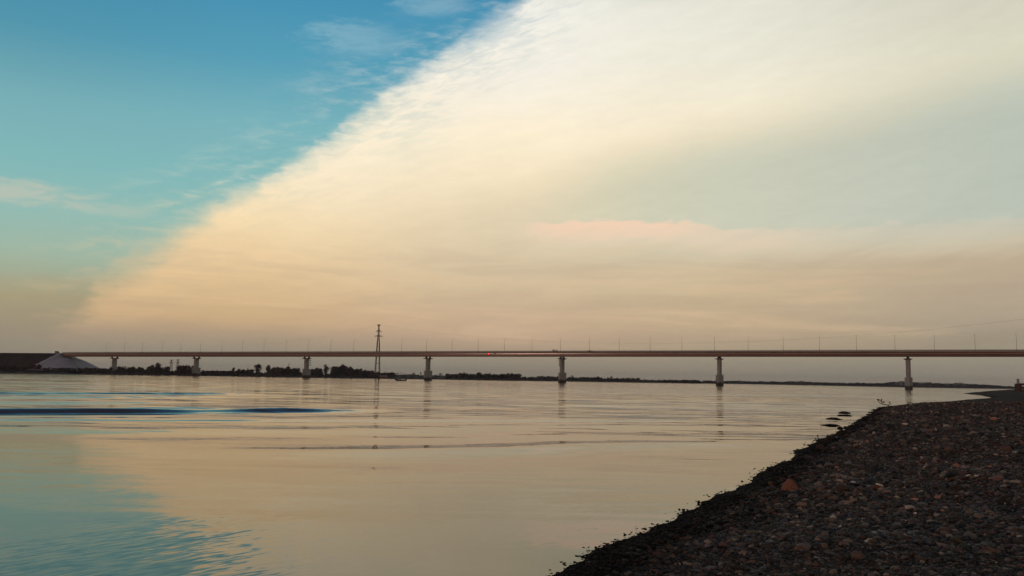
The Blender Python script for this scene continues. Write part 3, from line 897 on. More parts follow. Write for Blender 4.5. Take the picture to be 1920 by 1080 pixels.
pp = [at_y(1048.6, y, bp(n, 5.5)[1]) - np.array(e_.location) for y in ys]
mb = MB(); mb.tube([pp[0] + np.array([0, 0.1, 2.6]), pp[3] + np.array([0, 0.1, -0.5])], 0.06, 4); mb.build('cable', M_WIRE, e_)
for i, p in enumerate(pp):
    mb = MB(); mb.box(p, (0.8, 0.08, 0.8), None); mb.build('plate', M_MARK if i == 0 else M_MARKY, e_)
# red navigation light half way along the fairway span
mred = bpy.data.materials.new('red_lamp'); mred.use_nodes = True
bb = mred.node_tree.nodes['Principled BSDF']
bb.inputs['Base Color'].default_value = (0.5, 0.01, 0.01, 1); bb.inputs['Emission Color'].default_value = (1.0, 0.04, 0.03, 1); bb.inputs['Emission Strength'].default_value = 3.5
n = n_at_px(916.5, 5.0)
e_ = empty('navigation_light', bp(n, 4.9, zb(n) + 2.2))
tag(e_, 'small glowing red navigation light on the girder between fourth and fifth piers', 'navigation light')
Mx = Matrix.Rotation(rotB, 4, 'Z')
mb = MB(); mb.box((0, -0.12, 0), (1.5, 0.12, 1.5), Mx); mb.build('back_plate', M_MARK, e_)
mb = MB(); mb.tube([Mx @ Vector((0, -0.19, 0)), Mx @ Vector((0, -0.42, 0))], [0.5, 0.42], 12); mb.build('lens', mred, e_)
mb = MB(); mb.box((5.4, -0.2, 0.4), (0.9, 0.4, 0.9), Mx); mb.build('control_box', M_MARK, e_)

# ------------------------------------------------------------------ cars on the bridge
M_GLASS = mat('car_glass', (0.02, 0.022, 0.025), 0.1, 0.5, noise=(1, 0.1))
M_TYRE = mat('tyre', (0.02, 0.02, 0.02), 0.9, 0.2, noise=(2, 0.2))


def make_car(color, van):
    m = mat('car_paint', color, 0.35, 0.5, noise=(0.5, 0.05), coat=0.3)
    r = empty('car')
    L, h = (5.4, 2.25) if van else (4.4, 1.48)
    prof = [(-L / 2, 0.35), (L / 2, 0.35), (L / 2, 0.8), (L / 2 - 0.25, 0.95), (L / 2 - 1.15, 1.02), (L / 2 - 1.9, h), (-L / 2 + (0.1 if van else 0.9), h), (-L / 2, h - 0.5 if van else 1.0)]
    mb = MB(); k = len(prof); ww = 0.88
    mb.add([(x, -ww * (0.85 if z > 1.2 else 1), z) for x, z in prof] + [(x, ww * (0.85 if z > 1.2 else 1), z) for x, z in prof],
           [tuple(range(k)), tuple(range(k, 2 * k))[::-1]] + [(i, i + k, (i + 1) % k + k, (i + 1) % k) for i in range(k)])
    mb.build('body', m, r)
    for sy in (-1, 1):
        mb = MB(); mb.box((L / 2 - 2.6, sy * (ww * 0.86 + 0.01), h - 0.32), (1.5, 0.1, 0.36)); mb.build('window', M_GLASS, r)
    for sx in (-1, 1):
        for sy in (-1, 1):
            mb = MB(); mb.tube([(sx * L * 0.31, sy * 0.7, 0.33), (sx * L * 0.31, sy * 0.93, 0.33)], 0.33, 12); mb.build('wheel', M_TYRE, r)
    return r


for px, col_, van, lb, v in [(1042, (0.34, 0.31, 0.29), True, 'pale van crossing the bridge just left of the fifth pier', 2.6),
                             (1107, (0.05, 0.045, 0.05), False, 'dark car crossing the bridge right of the fifth pier', 2.6),
                             (107, (0.06, 0.055, 0.05), True, 'small dark vehicle on the embankment road left of the bridge', 2.6)]:
    n = n_at_px(px, v)
    c = make_car(col_, van)
    c.location = bp(n, v, (zb(n) + 3.475) if px > 200 else zdeck + 0.02)
    c.rotation_euler = (0, 0, rotB)
    tag(c, lb, 'car', 'vehicles on the bridge road')

# ------------------------------------------------------------------ boat with two people
M_HULL = mat('boat_dark', (0.010, 0.009, 0.009), 0.9, 0.05, noise=(1, 0.2))
bpos = at_z(750.5, 714.0)
bt = empty('motor_boat', (bpos[0], bpos[1], 0), 0.0)
tag(bt, 'small dark open motor boat crossing the river left of the fourth pier', 'boat')
mpx = bpos[1] / FPX
LB = 20.5 * mpx
mb = MB(); st = []
for i in range(9):
    q = i / 8; x = LB / 2 - q * LB                    # stern right, bow left
    w = 0.85 * (1 - max(0, (q - 0.45) / 0.55) ** 2.2) + 0.02
    top = 0.72 + 0.55 * max(0, (q - 0.4) / 0.6) ** 2; bot = -0.25 + 0.7 * max(0, (q - 0.6) / 0.4) ** 2
    st.append([(x, -w, top), (x, -w * 0.8, bot + 0.15), (x, 0, bot), (x, w * 0.8, bot + 0.15), (x, w, top), (x, w * 0.85, top - 0.02), (x, w * 0.6, min(bot + 0.3, top - 0.05)), (x, -w * 0.6, min(bot + 0.3, top - 0.05)), (x, -w * 0.85, top - 0.02)])
k = 9
mb.add([p for r_ in st for p in r_], [(i * k + j, i * k + (j + 1) % k, (i + 1) * k + (j + 1) % k, (i + 1) * k + j) for i in range(8) for j in range(k)] + [tuple(range(k))])
mb.build('hull', M_HULL, bt, True)
mb = MB(); mb.box((LB * 0.06, 0, 0.36), (0.35, 1.3, 0.06)); mb.box((-LB * 0.12, 0, 0.36), (0.35, 1.2, 0.06)); mb.build('seat', M_HULL, bt)
mb = MB(); mb.box((LB / 2 + 0.15, 0, 0.75), (1.0, 0.6, 0.95)); mb.tube([(LB / 2 + 0.15, 0, 0.6), (LB / 2 + 0.2, 0, -0.4)], 0.12, 6); mb.build('outboard_motor', M_HULL, bt)
M_COAT = [mat('dark_jacket', (0.02, 0.02, 0.025), 0.8, 0.2, noise=(3, 0.2)), mat('dark_brown_jacket', (0.03, 0.022, 0.02), 0.8, 0.2, noise=(3, 0.2))]
M_SKIN = mat('skin', (0.25, 0.15, 0.11), 0.6, 0.3, noise=(4, 0.1))


def seated_person(loc, rz, m, label, H_=1.0):
    """one skinned body sitting, knees forward, hands on the knees"""
    vs, es, rs = [], [], []

    def j(p, r_, par=None):
        vs.append(Vector(p) * H_); rs.append(r_ * H_)
        if par is not None: es.append((par, len(vs) - 1))
        return len(vs) - 1
    pel = j((0, 0, 0.02), 0.17); wst = j((0.02, 0, 0.25), 0.16, pel); chs = j((0.04, 0, 0.45), 0.185, wst)
    nk = j((0.05, 0, 0.60), 0.07, chs); hd = j((0.07, 0, 0.72), 0.10, nk); j((0.075, 0, 0.83), 0.085, hd)
    for sy in (-1, 1):
        sh_ = j((0.03, sy * 0.20, 0.52), 0.075, chs); eb = j((0.10, sy * 0.28, 0.26), 0.05, sh_); wr = j((0.32, sy * 0.18, 0.16), 0.036, eb); j((0.40, sy * 0.16, 0.13), 0.04, wr)
        hp = j((0.02, sy * 0.11, 0.0), 0.105, pel); kn = j((0.43, sy * 0.13, 0.08), 0.075, hp); an = j((0.46, sy * 0.13, -0.34), 0.05, kn); j((0.60, sy * 0.13, -0.38), 0.045, an)
    me = bpy.data.meshes.new('person'); me.from_pydata(vs, es, [])
    me.materials.append(m)
    o = bpy.data.objects.new('person', me); COL.objects.link(o)
    sk = o.modifiers.new('skin', 'SKIN'); sk.use_smooth_shade = True
    if not me.skin_vertices:
        bpy.context.view_layer.objects.active = o
    for i, sv2 in enumerate(me.skin_vertices[0].data):
        sv2.radius = (rs[i], rs[i]); sv2.use_root = (i == 0)
    o.modifiers.new('sub', 'SUBSURF').levels = 1
    o.location = loc; o.rotation_euler = (0, 0, rz)
    hb = bmesh.new(); bmesh.ops.create_uvsphere(hb, u_segments=12, v_segments=8, radius=0.115 * H_)
    for v in hb.verts:
        if v.co.x > 0.05 * H_: v.co.x = 0.05 * H_
    hm = bpy.data.meshes.new('hat'); hb.to_mesh(hm); hb.free(); hm.materials.append(M_HULL)
    h_ = bpy.data.objects.new('hat', hm); COL.objects.link(h_); h_.parent = o; h_.location = Vector((0.055, 0, 0.82)) * H_
    tag(o, label, 'person', 'people in the boat')
    return o


seated_person((bpos[0] - LB * 0.12, bpos[1], 0.78), math.pi, M_COAT[0], 'person in dark clothes seated nearer the bow of the motor boat', 1.15)
seated_person((bpos[0] + LB * 0.06, bpos[1], 0.80), math.pi, M_COAT[1], 'person in dark clothes seated nearer the stern of the motor boat', 1.25)

# ------------------------------------------------------------------ far bank: trees, bushes, huts
rnd = random.Random(11)


def crown_mesh(name, seed, hh, ww, mtl, n_leaf=420, blobs=7, flat=0.75, low=0.22):
    """leaf clumps spread through several lobes; unit is metres"""
    r = random.Random(seed); vs = []; fs = []
    lob = []
    for i in range(blobs):
        a = r.uniform(0, 6.28); q = r.uniform(0.0, 0.55)
        lob.append((math.cos(a) * q * ww / 2, math.sin(a) * q * ww / 2, hh * r.uniform(low + 0.15, 0.80), ww * r.uniform(0.2, 0.34), hh * r.uniform(0.14, 0.22)))
    lob.append((r.uniform(-.1, .1) * ww, 0, hh * 0.84, ww * 0.2, hh * 0.15))
    for i in range(n_leaf):
        cx, cy, cz, rw, rh = r.choice(lob)
        while True:
            p = Vector((r.uniform(-1, 1), r.uniform(-1, 1), r.uniform(-1, 1)))
            if 0.25 < p.length < 1: break
        c = Vector((cx + p.x * rw, cy + p.y * rw, cz + p.z * rh))
        s_ = ww * r.uniform(0.035, 0.085)
        u = Vector((r.gauss(0, 1), r.gauss(0, 1), r.gauss(0, 1))).normalized(); w = u.orthogonal().normalized()
        k = len(vs)
        vs += [c + u * s_, c + w * s_ * 0.8, c - u * s_ * 0.9, c - w * s_]
        fs.append((k, k + 1, k + 2, k + 3))
    mb = MB(); mb.add(vs, fs)
    return mb.mesh(name, mtl), lob


def trunk_mesh(seed, hh, ww, lob):
    r = random.Random(seed); mb = MB()
    mb.tube([(0, 0, -0.4), (0.05 * ww * r.uniform(-1, 1), 0, hh * 0.25), (0, 0, hh * 0.5), (0, 0, hh * 0.75)], [hh * 0.028, hh * 0.022, hh * 0.015, hh * 0.006], 6)
    for cx, cy, cz, rw, rh in lob:
        mb.tube([(0, 0, cz * 0.55), (cx * 0.6, cy * 0.6, cz * 0.8), (cx, cy, cz)], [hh * 0.011, hh * 0.008, hh * 0.003], 4)
    return mb.mesh('trunk', M_BARK)


PROTO = {}
for key, mi, hh, ww, nl, bl in [('round', 0, 10, 8, 480, 9), ('olive', 1, 9, 8, 420, 8), ('russet', 2, 8, 8, 420, 8), ('bluish', 3, 7, 9, 420, 8), ('yellow', 4, 8, 5, 260, 6)]:
    PROTO[key] = []
    for sd in range(3):
        cm, lob = crown_mesh('crown', 100 + sd * 7 + mi * 31, hh, ww, M_LEAF[mi], int(nl * 1.25), bl + 3, low=-0.05)
        PROTO[key].append((cm, trunk_mesh(sd + mi * 13, hh, ww, lob), hh, ww))
for key, mi in [('bush', 0), ('bush_russet', 2), ('bush_olive', 1)]:
    PROTO[key] = []
    for sd in range(2):
        cm, lob = crown_mesh('foliage', 300 + sd * 7 + mi * 31, 3.0, 5.0, M_LEAF[mi], 300, 8, low=0.0)
        PROTO[key].append((cm, trunk_mesh(sd + 50, 3.0, 5.0, lob), 3.0, 5.0))


def shore_y(px):
    xs = [q[0] for q in far_px]; ys_ = [q[1] for q in far_px]
    return float(np.interp(px, xs, ys_))


def plant(px, ytop, wpx, kind, back, label, group, name='tree'):
    Y = shore_y(px) + back
    p = at_y(px, ytop, Y)
    gz = float(elev(np.array([p[:2]]))[0])
    h = max(1.2, p[2] - gz); w = wpx * Y / FPX
    cm, tm, hh, ww = rnd.choice(PROTO[kind])
    e = empty(name, (p[0], Y, gz), rnd.uniform(0, 6.28))
    e.scale = (w / ww, w / ww, h / (hh * 0.97))
    c = bpy.data.objects.new('crown' if name == 'tree' else 'foliage', cm); COL.objects.link(c); c.parent = e
    k = bpy.data.objects.new('trunk' if name == 'tree' else 'stem', tm); COL.objects.link(k); k.parent = e
    tag(e, label, name, group)


# treetop line read off the photograph: (x0, x1, top, jitter, width px, kinds, rows, label)
belts = [
    (186, 209, 690.5, 1.5, 8, ['bush', 'round'], 2, 'dark low tree on the far bank left of the first pier'),
    (222, 268, 688.5, 2.0, 9, ['round', 'olive', 'bush'], 2, 'dark tree on the far bank just right of the first pier'),
    (278, 316, 686.5, 2.5, 9, ['round', 'olive'], 2, 'dark tree on the far bank left of the two small pylons'),
    (334, 364, 685.0, 1.0, 11, ['russet', 'round'], 2, 'russet tree mass on the far bank just left of the second pier'),
    (380, 445, 694.5, 0.8, 12, ['bush', 'bush_russet'], 2, 'low dark scrub on the far bank right of the second pier'),
    (446, 476, 691.5, 1.2, 11, ['round', 'russet'], 2, 'dark scrubby tree left of the tall clump between second and third piers'),
    (512, 560, 689.0, 1.5, 12, ['round', 'olive'], 3, 'dark tree in the wood just left of the third pier'),
    (584, 606, 690.0, 1.5, 12, ['round'], 3, 'dark tree in the wood just right of the third pier'),
    (624, 660, 686.5, 2.0, 13, ['round', 'russet'], 3, 'dark russet tree in the wood between third pier and tall pylon'),
    (660, 700, 691.0, 1.5, 12, ['round', 'russet'], 3, 'dark tree in the wood at the left foot of the tall pylon'),
    (700, 736, 698.0, 1.2, 10, ['round', 'bush'], 2, 'low dark tree at the right foot of the tall pylon'),
    (838, 975, 700.5, 1.3, 11, ['round', 'round', 'olive'], 3, 'dark tree in the wood just right of the fourth pier'),
    (976, 1006, 706.5, 0.5, 9, ['bush', 'bush_olive'], 1, 'low scrub in the gap left of the fifth pier'),
    (1008, 1050, 705.0, 1.0, 10, ['round', 'olive'], 3, 'dark tree in the wood just left of the fifth pier'),
    (1066, 1126, 706.8, 1.0, 10, ['round', 'bluish'], 3, 'dark tree in the wood just right of the fifth pier'),
    (1126, 1200, 708.6, 1.2, 9, ['olive', 'yellow', 'bluish'], 2, 'pale thin tree in the scrub between fifth and sixth piers'),
    (1196, 1312, 712.3, 0.9, 10, ['bluish', 'round'], 2, 'grey low tree tailing off left of the sixth pier'),
]
for x0, x1, top, jit, wpx, kinds, rows, lb in belts:
    for rw in range(rows):
        x = x0 + rnd.uniform(0, 3)
        while x < x1:
            w = wpx * rnd.uniform(0.75, 1.25)
            tp = top + rnd.uniform(-jit, jit) + (0 if rw == 0 else rw * 1.4)
            if 738 > x > 640 and top < 693: tp += max(0, (x - 664)) * 0.12
            plant(x, tp, w, rnd.choice(kinds), 16 + (rows - 1 - rw) * 14 + rnd.uniform(0, 8), lb, 'trees: ' + lb[:40])
            x += w * 0.62
# trees that stand out of the line
for px, tp, w, kd, bk, lb in [
        (297, 679.5, 12, 'round', 40, 'tallest dark tree of the clump left of the two small pylons'),
        (250, 686.5, 10, 'olive', 40, 'tallest tree just right of the first pier'),
        (438.5, 689.0, 8, 'round', 30, 'lone small round tree on the bank between second and third piers'),
        (484.5, 682.5, 17, 'round', 40, 'tall round topped dark tree halfway between second and third piers'),
        (503.5, 684.5, 14, 'olive', 42, 'tall greyer tree right of the round topped tree near the third pier'),
        (540.5, 687.0, 12, 'round', 40, 'rounded dark tree nearest the left side of the third pier'),
        (611, 682.8, 14, 'olive', 44, 'tall leaning dark tree just right of the third pier'),
        (643.5, 683.0, 17, 'russet', 44, 'tall broad russet tree left of the tall pylon'),
        (898, 697.5, 14, 'round', 46, 'tallest dark tree in the wood right of the fourth pier'),
        (870, 698.0, 11, 'olive', 46, 'peaked tree left in the wood right of the fourth pier'),
        (776, 699.5, 5, 'round', 60, 'lone tiny tree on the dyke left of the fourth pier'),
        (825, 699.8, 5, 'round', 60, 'lone tiny tree on the dyke right of the fourth pier'),
        (1072, 703.5, 9, 'yellow', 40, 'pale yellowish tree right beside the fifth pier'),
        (1147, 705.0, 9, 'yellow', 40, 'pale yellowish tree between the fifth and sixth piers'),
        (1121, 705.5, 8, 'bluish', 40, 'dark pointed tree at the right end of the wood beyond the fifth pier')]:
    plant(px, tp, w, kd, bk, lb, 'trees standing out of the far tree line')
# bushes before the embankment and along the water
for x0, x1, tp, jit, wpx, kinds, bk, lb in [
        (-20, 48, 686.5, 3.0, 11, ['bush', 'bush', 'bush_olive'], 14, 'dark bush before the embankment at the left edge'),
        (84, 190, 690.0, 1.2, 11, ['bush', 'bush_olive'], 20, 'dark bush below the pale concrete slope'),
        (10, 180, 696.0, 1.2, 12, ['bush', 'bush_olive'], 4, 'low dark bush at the waterline below the embankment')]:
    x = x0
    while x < x1:
        w = wpx * rnd.uniform(0.8, 1.3)
        plant(x, tp + rnd.uniform(-jit, jit), w, rnd.choice(kinds), bk + rnd.uniform(0, 10), lb, 'bushes: ' + lb[:36], 'bush')
        x += w * 0.6
plant(60, 681.5, 20, 'bush_russet', 12, 'large rusty brown bush before the embankment left of the paved slope', 'rusty bushes', 'bush')
plant(73, 683.5, 14, 'bush_russet', 16, 'smaller rusty brown bush nearest the paved slope', 'rusty bushes', 'bush')

# the far low wood on the right reads as one mass
tops = [(1312, 714.2), (1340, 714.0), (1400, 714.6), (1440, 715.5), (1490, 715.0), (1510, 715.0), (1545, 717), (1600, 718.6), (1640, 719.0), (1662, 718), (1672, 716), (1690, 715.6), (1706, 716.5), (1720, 717),
        (1738, 716.6), (1760, 718.4), (1785, 718.5), (1795, 717.6), (1806, 719.4), (1840, 721), (1870, 723.2), (1905, 724.6), (1960, 726), (2060, 727)]
vs, fs = [], []
r = random.Random(3)
nrow = 15000
txs = np.array([q[0] for q in tops]); tys = np.array([q[1] for q in tops])
pxs = np.array([r.uniform(1318, 2060) for _ in range(nrow)])
bk = np.array([r.uniform(6, 70) for _ in range(nrow)])
Ys = np.array([shore_y(p) for p in pxs]) + bk
yt = np.interp(pxs, txs, tys) + (fbm(pxs * 0.16, pxs * 0 + 1.5, 3)) * 2.2
P2 = np.stack([((pxs - 960) / FPX) * Ys * 1.0, Ys], 1)
P3 = np.array([at_y(pxs[i], yt[i], Ys[i]) for i in range(nrow)])
gzs = elev(P3[:, :2])
for i in range(nrow):
    h = max(0.8, P3[i, 2] - gzs[i]) * (1 - 0.35 * r.random() * (bk[i] < 40))
    c = Vector((P3[i, 0], P3[i, 1], gzs[i] + h * (r.random() ** 0.85)))
    s_ = r.uniform(0.5, 1.3)
    u = Vector((r.gauss(0, 1), r.gauss(0, 1), r.gauss(0, 1))).normalized(); w = u.orthogonal().normalized()
    k = len(vs)
    vs += [c + u * s_, c + w * s_ * 0.7, c - u * s_ * 0.9, c - w * s_ * 0.8]; fs.append((k, k + 1, k + 2, k + 3))
mb = MB(); mb.add(vs, fs)
tag(mb.build('far_woods', M_LEAF[3]), 'low dark bluish wood along the far shore at right', 'wood', kind='stuff')

# rank undergrowth along the bank, uncountable
vs, fs = [], []
r = random.Random(9)
for i in range(7000):
    px = r.uniform(150, 1318)
    if 742 < px < 836 and r.random() < 0.8: continue
    bk_ = 3 + 55 * r.random() ** 1.3; Y = shore_y(px) + bk_
    p = at_y(px, 700, Y)
    vs.append((p[0], Y, 0.0)); fs.append(r.uniform(0.4, 3.0))
gzs = elev(np.array(vs)[:, :2]); mb = MB()
for (x, y, _), h, gz in zip(vs, fs, gzs):
    if gz < 0.2: continue
    c = Vector((x, y, gz + h * r.random())); s_ = r.uniform(0.6, 1.5)
    u = Vector((r.gauss(0, 1), r.gauss(0, 1), r.gauss(0, .7))).normalized(); w = u.orthogonal().normalized()
    mb.add([c + u * s_, c + w * s_ * 0.7, c - u * s_ * 0.9, c - w * s_ * 0.8], [(0, 1, 2, 3)])
tag(mb.build('bank_scrub', M_LEAF[0]), 'dark rank undergrowth along the far bank', 'scrub', kind='stuff')

# small buildings and a mast at the foot of the pylon
M_WALLR = mat('red_brown_wall', (0.11, 0.062, 0.05), 0.85, 0.2, noise=(0.5, 0.3))
M_ROOFP = mat('pale_pink_roof', (0.30, 0.20, 0.18), 0.7, 0.3, noise=(0.5, 0.2))
M_WIN = mat('dark_window', (0.02, 0.02, 0.022), 0.2, 0.5, noise=(1, 0.1))


def hut(px, ybase, yroof, wpx, Y, label, roofm, wallm):
    p = at_y(px, ybase, Y); q = at_y(px, yroof, Y)
    gz = float(elev(np.array([p[:2]]))[0]); h = max(1.8, q[2] - gz); w = wpx * Y / FPX
    e = empty('shed', (p[0], Y, gz - 0.2)); tag(e, label, 'shed', 'sheds on the far bank')
    mb = MB(); mb.box((0, 0, h * 0.35), (w, 5, h * 0.7)); mb.build('wall', wallm, e)
    mb = MB(); a, b3, z0, z1 = w / 2 + 0.4, 2.9, h * 0.703, h
    mb.add([(-a, -b3, z0), (a, -b3, z0), (a, b3, z0), (-a, b3, z0), (-a, 0, z1), (a, 0, z1)], [(0, 1, 5, 4), (2, 3, 4, 5), (0, 4, 3), (1, 2, 5), (0, 3, 2, 1)])
    mb.build('roof', roofm, e)
    for q in (-0.25, 0.2):
        mb = MB(); mb.box((q * w, -2.51, h * 0.4), (w * 0.12, 0.06, h * 0.28)); mb.build('window', M_WIN, e)


hut(719, 707, 703.3, 13, 985, 'low shed with a pale pinkish roof at the foot of the pylon', M_ROOFP, M_WALLR)
hut(700, 706, 700.5, 18, 1000, 'long dark reddish shed left of the pink roofed shed near the pylon', M_WALLR, M_WALLR)
pm = at_y(723.5, 706, 990)
gz = float(elev(np.array([pm[:2]]))[0])
mb = MB(); mb.tube([(pm[0], 990, gz - 0.3), (pm[0], 990, at_y(723.5, 694.5, 990)[2])], [0.28, 0.16], 6)
tag(mb.build('mast', mat('pale_mast', (0.3, 0.24, 0.22), 0.7, 0.3, noise=(1, 0.1))), 'thin pale mast beside the pink roofed shed near the pylon', 'mast')
pm = at_y(541.3, 690, 950); gz = float(elev(np.array([pm[:2]]))[0])
e_ = empty('utility_pole', (pm[0], 950, gz)); tag(e_, 'thin cross topped pole rising above trees just left of the third pier', 'pole')
hz_ = at_y(541.3, 681.5, 950)[2] - gz
mb = MB(); mb.tube([(0, 0, -0.3), (0, 0, hz_)], 0.2, 5); mb.build('post', M_PYLON, e_)
mb = MB(); mb.box((0, 0, hz_ - 0.8), (2.6, 0.25, 0.3)); mb.build('crossarm', M_PYLON, e_)

# shelter at the right end of the beach
SY = 330.0
sp_ = at_y(1913, 727, SY)
gz = float(elev(np.array([sp_[:2]]))[0])
sh = empty('beach_shelter', (sp_[0], SY, gz))
tag(sh, 'small reddish open shelter with a pale chimney stack at the far right of the beach', 'shelter')
k = SY / FPX
zt = lambda y: at_y(1913, y, SY)[2] - gz
xp = lambda x: (x - 1913) * k
mb = MB(); mb.box(((xp(1906) + xp(1913)) / 2, 0, zt(719.5) / 2 - 0.1), (xp(1913) - xp(1906), 2.4, zt(719.5) + 0.2)); mb.build('wall', M_WALLR, sh)
mb = MB(); mb.box(((xp(1906.6) + xp(1909.8)) / 2, -0.4, (zt(711) + zt(719.5)) / 2), (0.65, 0.65, zt(711) - zt(719.5) - 0.01)); mb.box(((xp(1906.6) + xp(1909.8)) / 2, -0.4, zt(711) + 0.06), (0.8, 0.8, 0.12)); mb.build('chimney', M_CONC, sh)
mb = MB(); mb.box(((xp(1911) + xp(1960)) / 2, 0, zt(719.2) + 0.02), (xp(1960) - xp(1911), 3.4, 0.3)); mb.build('roof', M_ROOFP, sh)
mb = MB(); mb.box(((xp(1914) + xp(1958)) / 2, 0.9, zt(721.2)), (xp(1958) - xp(1914), 0.2, 0.5)); mb.build('beam', M_WALLR, sh)
for x in (1922, 1940, 1957):
    mb = MB(); mb.box((xp(x), -1.2, zt(719.6) / 2 - 0.1), (0.18, 0.18, zt(719.6) + 0.12)); mb.build('post', M_WALLR, sh)
mb = MB(); mb.box(((xp(1913) + xp(1958)) / 2, -0.2, 0.25), (xp(1958) - xp(1913) - 0.1, 2.6, 0.6)); mb.build('base', M_WALLR, sh)

# ------------------------------------------------------------------ pebbles and rocks
def rock_mat(name, c, wet=False):
    g_ = sum(c) / 3; c = tuple(1.15 * (0.8 * q + 0.2 * g_) for q in c)
    return mat(name, c, 0.75 if wet else 0.8, 0.08 if wet else 0.2, noise=(9.0, 0.35, 5), bump=(14.0, 0.02))


def rock(px, py, wpx, hpx, color, label, seed, group='larger stones on the beach', angular=0.35, wet=False, sink=0.25, z=None, name='rock', deep=0.75, pts=None, rough_=0.06):
    p, tt_ = ground_at(px, py)
    if z is not None: p = at_z(px, py, z); tt_ = p[1] / ray(px, py)[1]
    m_ = tt_ / FPX
    w, h = wpx * m_ / 2, hpx * m_
    bm = bmesh.new(); r = random.Random(seed)
    if pts is not None or angular >= 0.35:                     # broken stone: hull of a few corner points, corners knocked off
        cs = pts or []
        if not cs:
            for _ in range(15):
                q = Vector((r.gauss(0, 1), r.gauss(0, 1), r.gauss(0, 1))).normalized() * r.uniform(0.82, 1.0)
                cs.append((q.x, q.y, (q.z + 1) / 2))
        for x, y, z_ in cs:
            bm.verts.new((x * w, y * w * deep, z_ * h * (1 + sink) - h * sink))
        bmesh.ops.convex_hull(bm, input=bm.verts[:])
        bmesh.ops.delete(bm, geom=[v for v in bm.verts if not v.link_faces], context='VERTS')
        bmesh.ops.bevel(bm, geom=bm.edges[:] , offset=min(w, h) * 0.09, segments=1, affect='EDGES', profile=0.5)
        bmesh.ops.triangulate(bm, faces=bm.faces[:])
        bmesh.ops.subdivide_edges(bm, edges=bm.edges[:], cuts=1, use_grid_fill=True)
        for v in bm.verts:
            k_ = 1 + rough_ * float(fbm(np.array([v.co.x / w * 2.2 + seed]), np.array([v.co.y / w * 2.2 + v.co.z / h * 2.7]), 3)[0])
            v.co = Vector((v.co.x * k_, v.co.y * k_, v.co.z * k_))
    else:
        bmesh.ops.create_icosphere(bm, subdivisions=3, radius=1.0)
        pl = [(Vector((r.gauss(0, 1), r.gauss(0, 1), r.gauss(0, 0.8))).normalized(), r.uniform(1 - angular, 1.0 - angular * 0.35)) for _ in range(9)]
        for v in bm.verts:
            q = v.co.normalized()
            for nn, dd in pl:
                s_ = q.dot(nn)
                if s_ > dd: q = q - nn * (s_ - dd)
            q *= 1 + rough_ * float(fbm(np.array([q.x * 2 + seed]), np.array([q.y * 2 + q.z * 3]), 3)[0])
            v.co = Vector((q.x * w, q.y * w * deep, (q.z + 1) / 2 * h * (1 + sink) - h * sink))
    me = bpy.data.meshes.new(name); bm.to_mesh(me); bm.free()
    for f in me.polygons: f.use_smooth = angular < 0.3
    me.materials.append(rock_mat(name + '_stone', color, wet))
    o = bpy.data.objects.new(name, me); COL.objects.link(o)
    o.location = Vector(p); o.rotation_euler = (0, 0, r.uniform(-0.6, 0.6))
    tag(o, label, 'rock' if wpx > 12 else 'stone', group)
    return o


rock(1481, 921, 32, 24, (0.27, 0.115, 0.062), 'bright orange pointed boulder near the waterline', 4, pts=[(-1, -.3, .1), (-.95, .4, .2), (-.92, -.5, .46), (-.5, -.3, .86), (-.15, -.4, 1.0), (-.05, .2, .97), (.3, -.35, .9), (.62, -.35, .72), (.66, .3, .66), (.9, -.5, .48), (1, .1, .35), (1, -.5, .06), (.1, -.95, .05), (.15, -.85, .5), (-.4, -.8, .55), (.2, .9, .1), (-.6, .8, .05), (-.6, -.85, .05)])
rock(1463, 925, 13, 7, (0.10, 0.055, 0.04), 'small pinkish stone at the left foot of the orange boulder', 5)
rock(1507, 921, 14, 10, (0.13, 0.075, 0.05), 'brown stone at the right foot of the orange boulder', 6, angular=0.45)
rock(1646, 919, 24, 13, (0.15, 0.06, 0.028), 'rusty orange wedge shaped rock in the middle of the beach', 7, angular=0.5)
rock(1756, 918, 22, 14, (0.075, 0.068, 0.072), 'rounded grey rock in the middle of the beach right of the rusty wedge', 8, angular=0.2)
rock(1770, 927, 22, 6, (0.075, 0.05, 0.045), 'flat brownish stone below the rounded grey rock', 9)
rock(1693, 970, 20, 12, (0.10, 0.088, 0.062), 'pale olive angular stone on the lower beach', 10, angular=0.5)
rock(1608, 1049, 26, 16, (0.135, 0.095, 0.07), 'rounded tan stone near the bottom of the beach', 12, angular=0.2)
rock(1798, 1037, 16, 11, (0.12, 0.08, 0.07), 'round pinkish stone near the bottom right of the beach', 13, angular=0.2)
rock(1812, 1034, 13, 8, (0.11, 0.09, 0.085), 'grey slanted stone right of the round pinkish stone', 14, angular=0.45)
rock(1860, 1052, 16, 14, (0.075, 0.055, 0.05), 'dark brown upright stone at the lower right of the beach', 15, angular=0.4)
rock(1900, 1036, 14, 7, (0.12, 0.075, 0.065), 'pinkish flat stone near the right edge low on the beach', 16)
rock(1172, 1048, 40, 11, (0.018, 0.017, 0.017), 'large flat black rock at the water edge', 17, angular=0.45, wet=True)
rock(1310, 944, 9, 7, (0.010, 0.009, 0.009), 'small black cube like stone standing at the waterline', 18, angular=0.45, wet=True)
rock(1795, 790, 17, 10, (0.16, 0.075, 0.05), 'reddish boulder high on the upper beach', 19, angular=0.4)
rock(1785, 812, 24, 8, (0.085, 0.045, 0.034), 'low reddish stone below the reddish boulder on the upper beach', 20)
rock(1886, 848, 20, 13, (0.135, 0.08, 0.058), 'blunt tan boulder near the right edge of the beach', 21, angular=0.25)
rock(1888, 819, 18, 6, (0.105, 0.055, 0.042), 'flat reddish stone above the blunt tan boulder', 22)
rock(1613, 878, 10, 7, (0.12, 0.085, 0.07), 'pale pink pebble on the middle of the beach', 23, angular=0.2)
